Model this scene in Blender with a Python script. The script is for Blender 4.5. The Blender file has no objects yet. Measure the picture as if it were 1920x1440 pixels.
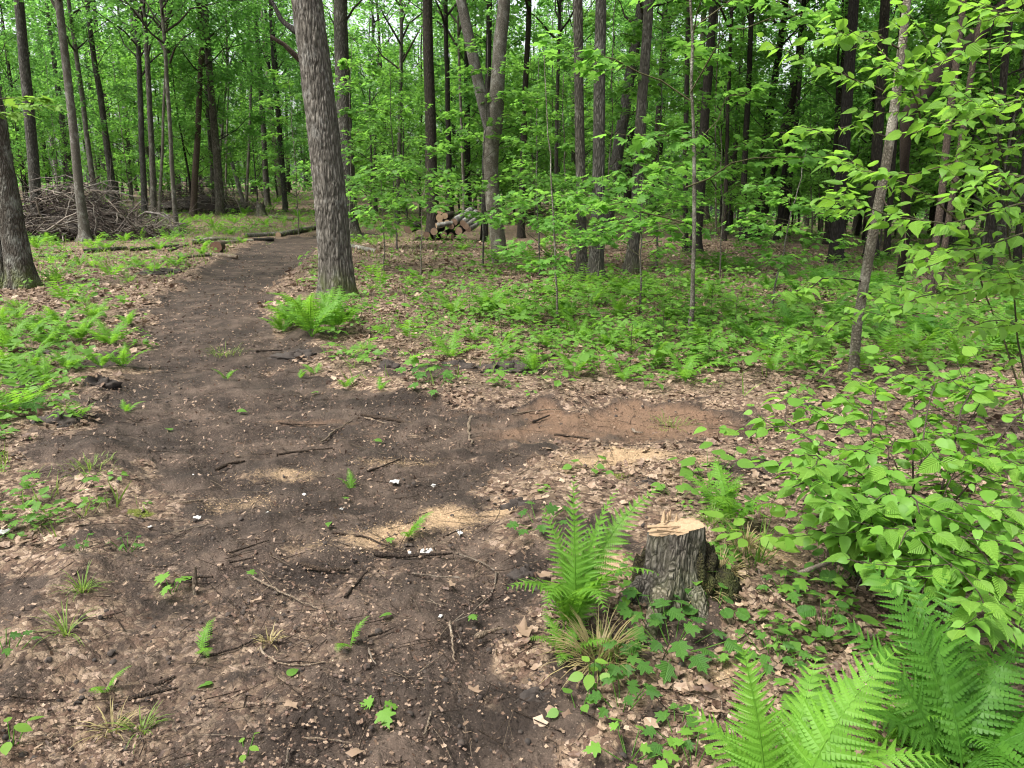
import bpy, math, random
import numpy as np
from mathutils import Matrix, Vector
PI = math.pi
scene = bpy.context.scene
C = scene.collection

# ------------------------------------------------------------------ camera, sky, sun, exposure
CAM_H, PITCH, FPX = 1.6, math.radians(14.3), 1450.0
cam_data = bpy.data.cameras.new("camera")
cam_data.sensor_width = 36.0
cam_data.lens = 36.0 * FPX / 1920.0
cam_data.clip_start, cam_data.clip_end = 0.05, 600.0
cam = bpy.data.objects.new("camera", cam_data)
C.objects.link(cam)
cam.location = (0, 0, CAM_H)
cam.rotation_euler = (PI / 2 - PITCH, 0, 0)
scene.camera = cam

SUN_EL, SUN_AZ = math.radians(60), math.radians(238)      # azimuth measured clockwise from +Y
world = bpy.data.worlds.new("World")
scene.world = world
world.use_nodes = True
wn = world.node_tree
bg = wn.nodes["Background"]
sky = wn.nodes.new("ShaderNodeTexSky")
sky.sky_type = 'NISHITA'
sky.sun_disc = False
sky.sun_elevation = SUN_EL
sky.sun_rotation = SUN_AZ
sky.air_density, sky.dust_density, sky.ozone_density = 1.0, 6.0, 1.0
hs = wn.nodes.new("ShaderNodeHueSaturation")
hs.inputs["Saturation"].default_value = 0.30             # overcast: the blue is mostly veiled
wn.links.new(sky.outputs[0], hs.inputs["Color"])
wn.links.new(hs.outputs[0], bg.inputs[0])
bg.inputs[1].default_value = 0.095
sun_data = bpy.data.lights.new("sun", 'SUN')
sun_data.energy = 1.5
sun_data.angle = math.radians(10)
sun_data.color = (1.0, 0.96, 0.88)
sun = bpy.data.objects.new("sun", sun_data)
C.objects.link(sun)
sd = Vector((math.sin(SUN_AZ) * math.cos(SUN_EL), math.cos(SUN_AZ) * math.cos(SUN_EL), math.sin(SUN_EL)))
sun.rotation_euler = sd.to_track_quat('Z', 'Y').to_euler()
sun.location = (0, 0, 40)
scene.view_settings.view_transform = 'Standard'
scene.view_settings.look = 'None'
scene.view_settings.exposure = 2.2
scene.view_settings.gamma = 1.0
scene.view_settings.use_curve_mapping = False
cy = scene.cycles
cy.max_bounces, cy.diffuse_bounces, cy.glossy_bounces, cy.transmission_bounces = 7, 5, 2, 5
cy.caustics_reflective = cy.caustics_refractive = False
cy.use_denoising = True
cy.pixel_filter_type = 'BLACKMAN_HARRIS'
cy.filter_width = 1.15

# ------------------------------------------------------------------ numpy noise
def _hash(ix, iy, iz, seed):
    h = (ix * 374761393 + iy * 668265263 + iz * 2147483647 + seed * 974711) & 0xFFFFFFFF
    h = ((h ^ (h >> 13)) * 1274126177) & 0xFFFFFFFF
    h = ((h ^ (h >> 16)) * 2246822519) & 0xFFFFFFFF
    return ((h ^ (h >> 15)) & 0xFFFFFF) / float(0xFFFFFF)
def vnoise(x, y, z=0.0, seed=0):
    x, y, z = np.broadcast_arrays(np.asarray(x, float), np.asarray(y, float), np.asarray(z, float))
    ix, iy, iz = np.floor(x).astype(np.int64), np.floor(y).astype(np.int64), np.floor(z).astype(np.int64)
    fx, fy, fz = x - ix, y - iy, z - iz
    fx, fy, fz = [f * f * f * (f * (f * 6 - 15) + 10) for f in (fx, fy, fz)]
    r = 0
    for dx in (0, 1):
        for dy in (0, 1):
            for dz in (0, 1):
                w = (fx if dx else 1 - fx) * (fy if dy else 1 - fy) * (fz if dz else 1 - fz)
                r = r + w * _hash(ix + dx, iy + dy, iz + dz, seed)
    return r
def fbm(x, y, z=0.0, oct=4, seed=0):
    r, a, t = 0, 1.0, 0
    for o in range(oct):
        r = r + a * vnoise(np.asarray(x) * 2 ** o, np.asarray(y) * 2 ** o, np.asarray(z) * 2 ** o, seed + o * 17)
        t += a
        a *= 0.5
    return r / t
def sstep(a, b, x):
    t = np.clip((np.asarray(x, float) - a) / (b - a), 0, 1)
    return t * t * (3 - 2 * t)

# ------------------------------------------------------------------ terrain
RIGHT, UPV, FWD = np.array([1., 0, 0]), np.array([0, math.sin(PITCH), math.cos(PITCH)]), np.array([0, math.cos(PITCH), -math.sin(PITCH)])
def ray(u, v):
    return FWD + RIGHT * (u - 960) / FPX - UPV * (v - 720) / FPX
def flat_at(u, v):
    d = ray(u, v)
    t = CAM_H / max(1e-4, -d[2])
    return np.array([d[0] * t, d[1] * t])
def seg(u0, v0, u1, v1, r):
    return (flat_at(u0, v0), flat_at(u1, v1), r)
# dirt track: centre points with half widths, as walked on the ground
TRACK = [(480, 1700, 1.35), (560, 1440, 0.86), (600, 1230, 0.86), (620, 1020, 0.90), (640, 870, 1.08), (500, 770, .96), (410, 700, .92), (400, 640, .88), (395, 590, .78), (415, 545, .78), (478, 500, .85), (525, 470, .9), (560, 453, .95), (650, 442, 1.0)]
SPUR = [(560, 785, 0.62), (800, 785, 0.58), (1000, 788, 0.54), (1180, 787, 0.47), (1330, 790, 0.36), (1440, 800, 0.26)]
def polysdf(x, y, pts):
    best = np.full(np.shape(x), 1e9)
    for (u0, v0, r0), (u1, v1, r1) in zip(pts[:-1], pts[1:]):
        a, b = flat_at(u0, v0), flat_at(u1, v1)
        ab = b - a
        t = np.clip(((x - a[0]) * ab[0] + (y - a[1]) * ab[1]) / (ab @ ab), 0, 1)
        d = np.hypot(x - a[0] - ab[0] * t, y - a[1] - ab[1] * t) - (r0 + (r1 - r0) * t)
        best = np.minimum(best, d)
    return best
def blobs(x, y, lst):
    r = np.zeros(np.shape(x))
    for u, v, ru, rv, *wt in lst:     # centre on the ground, sideways and along radii in metres
        c = flat_at(u, v)
        r = np.maximum(r, (wt[0] if wt else 1) * np.exp(-(((x - c[0]) / ru) ** 2 + ((y - c[1]) / rv) ** 2)))
    return r
DUST = [(530, 882, .22, .13, .85), (690, 1002, .17, .10, .9), (745, 985, .12, .11, 1.15), (840, 962, .15, .15, 1.3), (560, 1015, .10, .12, .85), (925, 955, .13, .10, .85), (1195, 852, .20, .12, 1.5), (1120, 862, .28, .12, 1.1), (1040, 880, .16, .12, .6), (740, 852, .26, .08, .7), (440, 930, .25, .12, .6), (1145, 1072, .09, .12, 1.2), (1195, 1150, .10, .08, .7), (1290, 862, .18, .08, .9), (1430, 1040, .17, .14, 1.1), (1385, 1262, .12, .10, 1.0), (1240, 905, .14, .1, .6)]
MOSS = [(258, 955, .10, .05), (1160, 893, .12, .05), (1345, 1050, .16, .16)]
def soil_sdf(x, y):
    n = (fbm(x * 1.5, y * 1.5, 0, 5, 3) - .5)
    main = polysdf(x, y, TRACK) + n * 1.15 * sstep(14, 4, y) + n * .75
    n2 = (fbm(x * 4.5, y * 4.5, 0, 4, 13) - .5) * sstep(16, 6, y)
    main = np.minimum(main, polysdf(x, y, [(720, 800, .55), (960, 838, .42), (1010, 850, .25)]) + n * .8)
    main = np.minimum(main, polysdf(x, y, [(780, 870, .40), (900, 960, .25)]) + n * .8) + n2 * .85
    spur = polysdf(x, y, SPUR) + n * .6 + n2 * .75
    return main, spur
def H(x, y):
    x, y = np.asarray(x, float), np.asarray(y, float)
    h = (fbm(x / 3.5, y / 3.5, 0, 3, 11) - .5) * .16 * sstep(1.5, 9, np.hypot(x, y)) + (fbm(x * .9, y * .9, 0, 2, 12) - .5) * .05
    h = h - .03 * np.maximum(0, y - 14) * sstep(1, 12, x - .12 * y)
    h = h + .018 * np.maximum(0, y - 22) * sstep(0, 14, -x)
    p = polysdf(x, y, TRACK)
    s = polysdf(x, y, SPUR)
    q = np.minimum(p, s)
    h = h - .05 * sstep(.25, -.25, q)
    berm = np.exp(-((q - .14) / .17) ** 2) * (fbm(x * 2.2, y * 2.2, 0, 3, 21) - .32)
    h = h + .16 * np.clip(berm, 0, 1)
    st = flat_at(1285, 1110)
    h = h + .07 * np.exp(-((x - st[0] - .16) ** 2 / .10 + (y - st[1] - .02) ** 2 / .08))
    return h
_GX, _GY = np.linspace(-8, 8, 401), np.linspace(-1, 17, 451)
_GN = H(*np.meshgrid(_GX, _GY))
_FX, _FY = np.linspace(-110, 110, 221), np.linspace(-20, 125, 146)
_GF = H(*np.meshgrid(_FX, _FY))
def hz(x, y):
    """height of the ground, from a table of H"""
    if -8 <= x < 8 and -1 <= y < 17: fx, fy, G = (x + 8) / .04, (y + 1) / .04, _GN
    else: fx, fy, G = min(max(x + 110, 0), 219.9), min(max(y + 20, 0), 144.9), _GF
    i, j = int(fx), int(fy)
    fx -= i
    fy -= j
    return float((G[j, i] * (1 - fx) + G[j, i + 1] * fx) * (1 - fy) + (G[j + 1, i] * (1 - fx) + G[j + 1, i + 1] * fx) * fy)
_AT = {}
def at(u, v):
    """the ground point seen at (u, v)"""
    if (u, v) not in _AT: _AT[(u, v)] = _at(u, v)
    return _AT[(u, v)].copy()
def _at(u, v):
    d = ray(u, v)
    lo, hi, t = 0.5, 150.0, 0.7
    prev = t
    while t < hi:
        p = d * t
        if CAM_H + p[2] < hz(p[0], p[1]):
            a, b = prev, t
            for _ in range(18):
                m = (a + b) / 2
                if CAM_H + d[2] * m < hz(d[0] * m, d[1] * m): b = m
                else: a = m
            t = b
            break
        prev = t
        t *= 1.06
    p = d * t
    return np.array([p[0], p[1], hz(p[0], p[1])])
def at_y(u, v, Y):
    d = ray(u, v)
    t = Y / d[1]
    return np.array([d[0] * t, Y, CAM_H + d[2] * t])
def seen_u(p):
    q = np.array(p) - np.array([0, 0, CAM_H])
    return 960 + FPX * (q @ RIGHT) / (q @ FWD)
def scale_at(p):
    q = np.array(p) - np.array([0, 0, CAM_H])
    return (q @ FWD) / FPX                     # metres per photo pixel at p

# ------------------------------------------------------------------ meshes
class MB:
    """collects vertices, faces and a per-vertex tint; mesh() makes one mesh of them"""
    def __init__(s):
        s.v, s.f, s.t, s.m, s.n = [], [], [], [], 0
    def add(s, v, f, tint=0.5, mi=0):
        v = np.asarray(v, float).reshape(-1, 3)
        f = np.asarray(f, int)
        s.v.append(v)
        s.t.append(np.broadcast_to(np.asarray(tint, float), (len(v),)))
        s.f.append(f + s.n)
        s.m.append(mi)
        s.n += len(v)
    def mesh(s, name, mats, smooth=True):
        me = bpy.data.meshes.new(name)
        V = np.concatenate(s.v)
        me.vertices.add(len(V))
        me.vertices.foreach_set("co", V.ravel().astype(np.float32))
        nl = sum(f.size for f in s.f)
        me.loops.add(nl)
        me.loops.foreach_set("vertex_index", np.concatenate([f.ravel() for f in s.f]).astype(np.int32))
        tot = np.concatenate([np.full(len(f), f.shape[1]) for f in s.f])
        me.polygons.add(len(tot))
        st = np.concatenate([[0], np.cumsum(tot)[:-1]])
        me.polygons.foreach_set("loop_start", st.astype(np.int32))
        me.polygons.foreach_set("material_index", np.concatenate([np.full(len(f), m) for f, m in zip(s.f, s.m)]).astype(np.int32))
        me.polygons.foreach_set("use_smooth", np.full(len(tot), smooth))
        a = me.attributes.new("tint", 'FLOAT', 'POINT')
        a.data.foreach_set("value", np.concatenate(s.t).astype(np.float32))
        for m in (mats if isinstance(mats, (list, tuple)) else [mats]):
            me.materials.append(m)
        me.update(calc_edges=True)
        me.validate()
        return me
def link(name, me, parent=None, loc=None, rot=None, scale=None, mat=None):
    o = bpy.data.objects.new(name, me)
    C.objects.link(o)
    if parent is not None: o.parent = parent
    if mat is not None: o.matrix_local = mat
    else:
        if loc is not None: o.location = loc
        if rot is not None: o.rotation_euler = rot
        if scale is not None: o.scale = (scale,) * 3 if np.isscalar(scale) else scale
    return o
def tag(o, label, cat, group=None):
    o["label"], o["category"] = label, cat
    if group: o["group"] = group
    return o
def thing(name, label, cat, loc=(0, 0, 0), rz=0.0, group=None, scale=1.0):
    o = link(name, None, None, loc, (0, 0, rz), scale)
    o.empty_display_size = .1
    return tag(o, label, cat, group)
def kind(o, k):
    o["kind"] = k
    return o

def frames_of(P):
    P = np.asarray(P, float)
    T = np.gradient(P, axis=0)
    T /= np.linalg.norm(T, axis=1, keepdims=True) + 1e-12
    ref = np.array([1., 0, 0]) if abs(T[0][0]) < .8 else np.array([0, 1., 0])
    X = np.zeros_like(P)
    for i, t in enumerate(T):
        x = ref - t * (ref @ t)
        x /= np.linalg.norm(x) + 1e-12
        X[i] = x
        ref = x
    return T, X, np.cross(T, X)
def tube(P, R, n=6, cap=True, rough=0.0, seed=0):
    P = np.asarray(P, float)
    R = np.broadcast_to(np.asarray(R, float), (len(P),))
    T, X, Y = frames_of(P)
    a = np.arange(n) * 2 * PI / n
    r = R[:, None] * np.ones((1, n))
    if rough:
        r = r * (1 + rough * (np.random.RandomState(seed).rand(len(P), n) - .5))
    V = P[:, None, :] + r[..., None] * (np.cos(a)[None, :, None] * X[:, None, :] + np.sin(a)[None, :, None] * Y[:, None, :])
    V = V.reshape(-1, 3)
    F = []
    i = np.arange(len(P) - 1)[:, None] * n
    j = np.arange(n)[None, :]
    k = (np.arange(n)[None, :] + 1) % n
    F = np.stack([i + j, i + k, i + n + k, i + n + j], -1).reshape(-1, 4)
    return V, F
def add_tube(mb, P, R, n=6, tint=.5, mi=0, cap=False, rough=0.0, seed=0):
    V, F = tube(P, R, n, rough=rough, seed=seed)
    mb.add(V, F, tint, mi)
    if cap:
        m = len(P)
        mb.add(np.concatenate([V[:n], [np.mean(V[:n], 0)]]), [[(i + 1) % n, i, n] for i in range(n)], tint, mi)
        mb.add(np.concatenate([V[-n:], [np.mean(V[-n:], 0)]]), [[i, (i + 1) % n, n] for i in range(n)], tint, mi)
def curve(p0, p1, sag=0.0, n=8, wob=0.0, rs=None, side=None):
    p0, p1 = np.asarray(p0, float), np.asarray(p1, float)
    t = np.linspace(0, 1, n)[:, None]
    P = p0 + (p1 - p0) * t
    P[:, 2] += (sag * 4 * t * (1 - t))[:, 0]
    if wob and rs is not None:
        L = np.linalg.norm(p1 - p0)
        w = np.cumsum(rs.normal(0, 1, (n, 3)), 0)
        w = w - w[0] - (w[-1] - w[0]) * t
        P = P + w * wob * L / math.sqrt(n)
    return P

# ---- leaf prototypes: base at the origin, blade along +Y, upper side +Z, length 1
def outline_leaf(half, fold=.10, droop=.18, w=1.0, mid=None):
    """half: (x, y) points of the right edge from base to tip"""
    half = np.array(half, float)
    n = len(half)
    ys = half[1:-1, 1]
    V = [[0, 0, 0]] + [[0, y, -droop * y * y] for y in ys] + [[0, half[-1, 1], -droop * half[-1, 1] ** 2]]
    R = [[x * w, y, fold * abs(x) - droop * (y ** 2) - .25 * fold * x * x * 4] for x, y in half[1:-1]]
    L = [[-a, b, c] for a, b, c in R]
    V = V + R + L
    m = n - 2
    r0, l0 = m + 2, m + 2 + m
    F = [[0, r0, 1], [0, 1, l0]]
    for i in range(m - 1):
        F += [[1 + i, r0 + i, r0 + i + 1], [1 + i, r0 + i + 1, 2 + i], [1 + i, 2 + i, l0 + i + 1], [1 + i, l0 + i + 1, l0 + i]]
    F += [[m, r0 + m - 1, m + 1], [m, m + 1, l0 + m - 1]]
    return np.array(V, float), np.array(F)
LEAF_SIMPLE = (np.array([[0, 0, 0], [.36, .45, .07], [0, 1, -.12], [-.36, .45, .07], [0, .5, -.02]], float), np.array([[0, 1, 4], [1, 2, 4], [0, 4, 3], [4, 2, 3]]))
OV = [(0, 0), (.19, .04), (.30, .15), (.35, .2), (.365, .31), (.39, .35), (.355, .47), (.36, .52), (.285, .64), (.285, .69), (.19, .80), (.175, .85), (.07, .95), (0, 1.12)]
LEAF_OVATE = outline_leaf(OV)
LEAF_OVATE2 = outline_leaf(OV, fold=.2, droop=.32)
LEAF_OVATE3 = outline_leaf(OV, fold=.04, droop=.05, w=1.08)
LEAF_BEECH = outline_leaf([(0, 0), (.2, .1), (.3, .3), (.33, .5), (.24, .74), (.1, .92), (0, 1.05)], fold=.1, droop=.1)
def maple_leaf(droop=.14):
    R = [(0, .0), (.10, -.05), (.36, .02), (.30, .13), (.30, .20), (.52, .32), (.50, .42), (.36, .44), (.20, .46), (.25, .62), (.24, .74), (.10, .74), (0, 1.0)]
    V = [(0, .22)] + R + [(-x, y) for x, y in R[-2:0:-1]]
    V3 = [[x, y, -droop * (x * x * 2.2 + y * y) + .02] for x, y in V]
    k = len(V) - 1
    F = [[0, 1 + i, 1 + (i + 1) % k] for i in range(k)]
    return np.array(V3), np.array(F)
LEAF_MAPLE = maple_leaf()
LEAF_MAPLE2 = maple_leaf(.3)
def round_leaf(k=10, notch=True, cup=.15):
    V = [[0, .12, 0]]
    for i in range(k):
        a = -PI / 2 + 2 * PI * (i + .5) / k
        r = .5 * (1 + (.08 if i % 2 else 0))
        V.append([r * math.cos(a), .5 + r * math.sin(a), cup * r * r - .12 * (.5 + r * math.sin(a)) ** 2])
    F = [[0, 1 + i, 1 + (i + 1) % k] for i in range(k - 1)]
    return np.array(V), np.array(F)
LEAF_ROUND = round_leaf()
def dead_leaf(seed):
    rs = np.random.RandomState(seed)
    k = 9
    V = [[0, .45, .10 * rs.rand()]]
    for i in range(k):
        a = -PI / 2 + 2 * PI * i / k
        r = (.5 if i % 2 == 0 else .34) * rs.uniform(.75, 1.15)
        x, y = r * math.cos(a) * .85, .5 + r * math.sin(a)
        V.append([x, y, .55 * x * x * rs.uniform(.2, 2.2) + .35 * (y - .5) ** 2 * rs.uniform(0, 2) + rs.uniform(-.05, .08)])
    F = [[0, 1 + i, 1 + (i + 1) % k] for i in range(k)]
    return np.array(V), np.array(F)
DEAD = [dead_leaf(s) for s in range(6)]
BLADE = (np.array([[-.03, 0, 0], [.03, 0, 0], [.026, .5, .02], [-.026, .5, .02], [0, 1, -.12]], float), np.array([[0, 1, 2], [0, 2, 3], [3, 2, 4]]))

def basis(d, n):
    d = d / (np.linalg.norm(d, axis=-1, keepdims=True) + 1e-9)
    n = n - d * np.sum(d * n, -1, keepdims=True)
    n = n / (np.linalg.norm(n, axis=-1, keepdims=True) + 1e-9)
    return np.stack([np.cross(d, n), d, n], -1)
def place(mb, proto, pos, d, nrm, sc, tint, mi=0):
    """one copy of a prototype at every pos"""
    V, F = proto
    pos, d, nrm = [np.asarray(a, float).reshape(-1, 3) for a in (pos, d, nrm)]
    N = len(pos)
    if N == 0: return
    sc = np.broadcast_to(np.asarray(sc, float), (N,))
    tint = np.broadcast_to(np.asarray(tint, float), (N,))
    B = basis(d, nrm)
    W = np.einsum('nij,kj->nki', B, V) * sc[:, None, None] + pos[:, None, :]
    FF = (F[None] + (np.arange(N) * len(V))[:, None, None]).reshape(-1, F.shape[1])
    mb.add(W.reshape(-1, 3), FF, np.repeat(tint, len(V)), mi)
def mat4(pos, d, nrm, sc):
    B = basis(np.asarray(d, float)[None], np.asarray(nrm, float)[None])[0] * sc
    M = Matrix(((B[0, 0], B[0, 1], B[0, 2], pos[0]), (B[1, 0], B[1, 1], B[1, 2], pos[1]), (B[2, 0], B[2, 1], B[2, 2], pos[2]), (0, 0, 0, 1)))
    return M

# ------------------------------------------------------------------ materials
class NT:
    def __init__(s, name):
        s.m = bpy.data.materials.new(name)
        s.m.use_nodes = True
        s.t = s.m.node_tree
        s.t.nodes.clear()
        s.out = s.t.nodes.new("ShaderNodeOutputMaterial")
    def n(s, typ, ins=None, **kw):
        nd = s.t.nodes.new("ShaderNode" + typ)
        for k, v in kw.items(): setattr(nd, k, v)
        for k, v in (ins or {}).items():
            if isinstance(v, bpy.types.NodeSocket): s.t.links.new(v, nd.inputs[k])
            else: nd.inputs[k].default_value = v
        return nd
    def ramp(s, fac, stops, interp='LINEAR'):
        r = s.n("ValToRGB", {"Fac": fac})
        r.color_ramp.interpolation = interp
        e = r.color_ramp.elements
        while len(e) < len(stops): e.new(.5)
        for x, (p, c) in zip(e, stops):
            x.position = p
            x.color = (c, c, c, 1) if np.isscalar(c) else (*c, 1)
        return r.outputs[0]
    def mix(s, f, a, b, bt='MIX'):
        m = s.n("Mix", data_type='RGBA', blend_type=bt)
        for k, v in ((0, f), (6, a), (7, b)):
            if isinstance(v, bpy.types.NodeSocket): s.t.links.new(v, m.inputs[k])
            else: m.inputs[k].default_value = v if k == 0 else ((*v, 1) if not np.isscalar(v) else (v, v, v, 1))
        return m.outputs[2]
    def math(s, op, a, b=0.0, clamp=False):
        m = s.n("Math", {0: a, 1: b}, operation=op)
        m.use_clamp = clamp
        return m.outputs[0]
    def attr(s, name): return s.n("Attribute", attribute_name=name).outputs["Fac"]
    def done(s, sh):
        s.t.links.new(sh, s.out.inputs[0])
        return s.m
    def coord(s, scale=(1, 1, 1), which="Object"):
        tc = s.n("TexCoord")
        return s.n("Mapping", {"Vector": tc.outputs[which], "Scale": scale}).outputs[0]
    def noise(s, vec, scale, detail=4, rough=.55): return s.n("TexNoise", {"Vector": vec, "Scale": scale, "Detail": detail, "Roughness": rough}).outputs[0]
    def bump(s, h, strength=.5, dist=.02): return s.n("Bump", {"Height": h, "Strength": strength, "Distance": dist}).outputs[0]

def leaf_mat(name, dark, light, trans, tfac=.45, rough=.5, spec=.2, scale=14, veins=0.0, rw=.25):
    t = NT(name)
    oi = t.n("ObjectInfo").outputs["Random"]
    tint = t.math('ADD', t.math('MULTIPLY', t.attr("tint"), 1 - rw), t.math('MULTIPLY', oi, rw))
    base = t.ramp(tint, [(0, dark), (1, light)] if not veins else [(0, dark), (.9, light), (.93, light), (1, (.30, .27, .06))])
    v = t.noise(t.coord(), scale, 3)
    base = t.mix(t.math('MULTIPLY', v, .5), base, tuple(c * .6 for c in dark))
    nrm = None
    if veins:
        sp = t.n("SeparateXYZ", {0: t.n("TexCoord").outputs["Object"]})
        ax = t.math('ABSOLUTE', sp.outputs[0])
        sv = t.math('FRACT', t.math('MULTIPLY', t.math('SUBTRACT', sp.outputs[1], t.math('MULTIPLY', ax, .9)), 8.5))
        vein = t.math('MAXIMUM', t.ramp(sv, [(0, 1), (.16, 0)]), t.ramp(ax, [(.008, 1), (.03, 0)]))
        base = t.mix(t.math('MULTIPLY', vein, veins), base, tuple(min(1, c * 1.45 + .02) for c in light))
        nrm = t.bump(t.math('SUBTRACT', t.ramp(sv, [(0, 0), (.5, 1), (1, 0)]), vein), .5, .02)
    tc = t.mix(.55, t.mix(1.0, base, (2.0, 1.9, 1.3), 'MULTIPLY'), trans)
    p = t.n("BsdfPrincipled", {"Base Color": base, "Roughness": rough, "Specular IOR Level": spec, **({"Normal": nrm} if nrm is not None else {})})
    tr = t.n("BsdfTranslucent", {"Color": tc})
    mx = t.n("MixShader", {0: tfac, 1: p.outputs[0], 2: tr.outputs[0]})
    return t.done(mx.outputs[0])
M = {}
M['maple'] = leaf_mat("maple_leaf_green", (.054, .138, .026), (.132, .290, .048), (.26, .54, .08), .5)
M['wood_leaf'] = leaf_mat("forest_leaf_green", (.044, .124, .028), (.118, .270, .054), (.24, .53, .10), .55)
M['hazel'] = leaf_mat("hazel_leaf_green", (.085, .195, .028), (.165, .330, .048), (.28, .54, .06), scale=30)
M['hazel_leaf'] = leaf_mat("hazel_leaf_veined", (.080, .185, .026), (.185, .345, .050), (.28, .54, .06), scale=3, veins=.18, rw=.85)
M['fern'] = leaf_mat("fern_green", (.066, .170, .020), (.135, .285, .032), (.24, .48, .04))
M['fern_light'] = leaf_mat("fern_light_green", (.085, .205, .022), (.150, .315, .036), (.28, .54, .05), rw=.6)
M['fern_dark'] = leaf_mat("fern_deep_shaded_green", (.036, .112, .013), (.080, .205, .022), (.15, .37, .03), rw=.6)  # deep fern green; on right-woods ferns it stands in for shade
M['herb'] = leaf_mat("herb_green", (.060, .140, .024), (.135, .275, .042), (.20, .42, .05))
M['herb_blue'] = leaf_mat("herb_cool_green", (.045, .125, .026), (.100, .235, .040), (.16, .36, .05), rw=.7, veins=.1)
M['lime'] = leaf_mat("lime_leaf_green", (.10, .20, .03), (.17, .30, .045), (.26, .46, .06))
M['grass'] = leaf_mat("grass_green", (.08, .15, .025), (.18, .25, .06), (.26, .38, .06))
M['dry_grass'] = leaf_mat("dry_grass_tan", (.16, .13, .06), (.30, .25, .12), (.3, .25, .1), tfac=.2)

def bark_mat(name, dark, light, lichen, lich_amt=.5, scale=1.0, bump=.7, moss=0.0, stretch=.22):
    t = NT(name)
    v = t.coord((scale, scale, scale * stretch))
    wv = t.n("VectorMath", {0: v, 1: t.n("VectorMath", {0: t.n("TexNoise", {"Vector": v, "Scale": 9, "Detail": 2}).outputs[1], 1: (.09, .09, .09)}, operation='MULTIPLY').outputs[0]}, operation='ADD').outputs[0]
    vo = t.n("TexVoronoi", {"Vector": wv, "Scale": 30}, feature='DISTANCE_TO_EDGE').outputs[0]
    ridge = t.ramp(vo, [(0.02, 0), (.35, 1)])
    fine = t.noise(v, 70, 5, .65)
    base = t.mix(ridge, dark, light)
    base = t.mix(t.ramp(fine, [(.3, 0), (.7, 1)]), t.mix(1, base, (.6, .58, .55), 'MULTIPLY'), base)
    w = t.coord((1, 1, .6))
    ln = t.noise(w, 7, 5, .7)
    base = t.mix(t.ramp(ln, [(.62 - .2 * lich_amt, 0), (.72 - .1 * lich_amt, lich_amt)]), base, lichen)
    base = t.mix(t.ramp(t.noise(w, 2.2, 3), [(.35, .35), (.65, 0)]), base, tuple(c * .45 for c in dark))
    if moss:
        sp = t.n("SeparateXYZ", {0: t.n("TexCoord").outputs["Object"]})
        mo = t.math('MULTIPLY', t.ramp(sp.outputs[2], [(0.02, 1), (.5, 0)]), t.ramp(t.noise(w, 5, 4), [(.4, 0), (.6, 1)]))
        base = t.mix(t.math('MULTIPLY', mo, moss), base, (.055, .075, .012))
    vary = t.ramp(t.n("ObjectInfo").outputs["Random"], [(0, (.80, .80, .82)), (.5, (1.0, .99, .96)), (1, (1.28, 1.22, 1.12))])
    base = t.mix(1.0, base, vary, 'MULTIPLY')
    h = t.math('ADD', ridge, t.math('MULTIPLY', fine, .6))
    p = t.n("BsdfPrincipled", {"Base Color": base, "Roughness": .9, "Specular IOR Level": .2, "Normal": t.bump(h, bump, .02)})
    return t.done(p.outputs[0])
M['oak'] = bark_mat("oak_bark", (.064, .058, .049), (.215, .200, .176), (.33, .33, .31), .4, .8, .5, moss=.9)
M['bark'] = bark_mat("grey_bark", (.042, .040, .034), (.128, .122, .106), (.225, .23, .205), .45, 1, .8, moss=.5)
M['bark_dark_shaded'] = bark_mat("dark_shaded_bark", (.017, .015, .012), (.052, .046, .038), (.085, .088, .068), .2, 1, .8)  # dark bark; on right-woods trunks the canopy shade is put into this colour
M['bark_pale'] = bark_mat("pale_smooth_bark", (.08, .073, .06), (.185, .172, .148), (.31, .31, .28), .6, 1.4, .4, stretch=.8)
M['bark_lichen'] = bark_mat("lichen_bark", (.050, .042, .033), (.145, .132, .112), (.27, .275, .245), .7, 1.1, .8, moss=.95)
M['twig_green'] = bark_mat("green_brown_twig", (.05, .05, .025), (.11, .11, .055), (.16, .16, .1), .2, 4, .3)
M['limb'] = bark_mat("grey_limb", (.03, .027, .022), (.08, .073, .06), (.12, .12, .1), .3, 1.5, .4)
M['bark_brown'] = bark_mat("brown_bark", (.055, .041, .031), (.13, .10, .075), (.18, .16, .13), .3, 1.2, .4, stretch=.6)
M['twig'] = bark_mat("twig_bark", (.035, .026, .02), (.10, .08, .062), (.16, .15, .13), .2, 4, .4)
M['stick_dark'] = bark_mat("wet_dark_stick", (.02, .014, .01), (.06, .042, .03), (.12, .10, .08), .2, 3, .6, stretch=.5)
M['stick_pale'] = bark_mat("weathered_pale_stick", (.09, .07, .052), (.20, .165, .13), (.29, .26, .225), .4, 3, .5, stretch=.3)
M['brush_wood'] = bark_mat("brush_grey_branch", (.14, .12, .105), (.29, .26, .235), (.40, .38, .36), .4, 4, .3)
M['brush_dark'] = bark_mat("brush_brown_branch", (.035, .027, .023), (.105, .082, .07), (.15, .13, .115), .2, 4, .3)
M['birch'] = bark_mat("birch_bark", (.07, .065, .06), (.27, .26, .245), (.42, .42, .40), .6, 2, .3, stretch=2.5)

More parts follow.
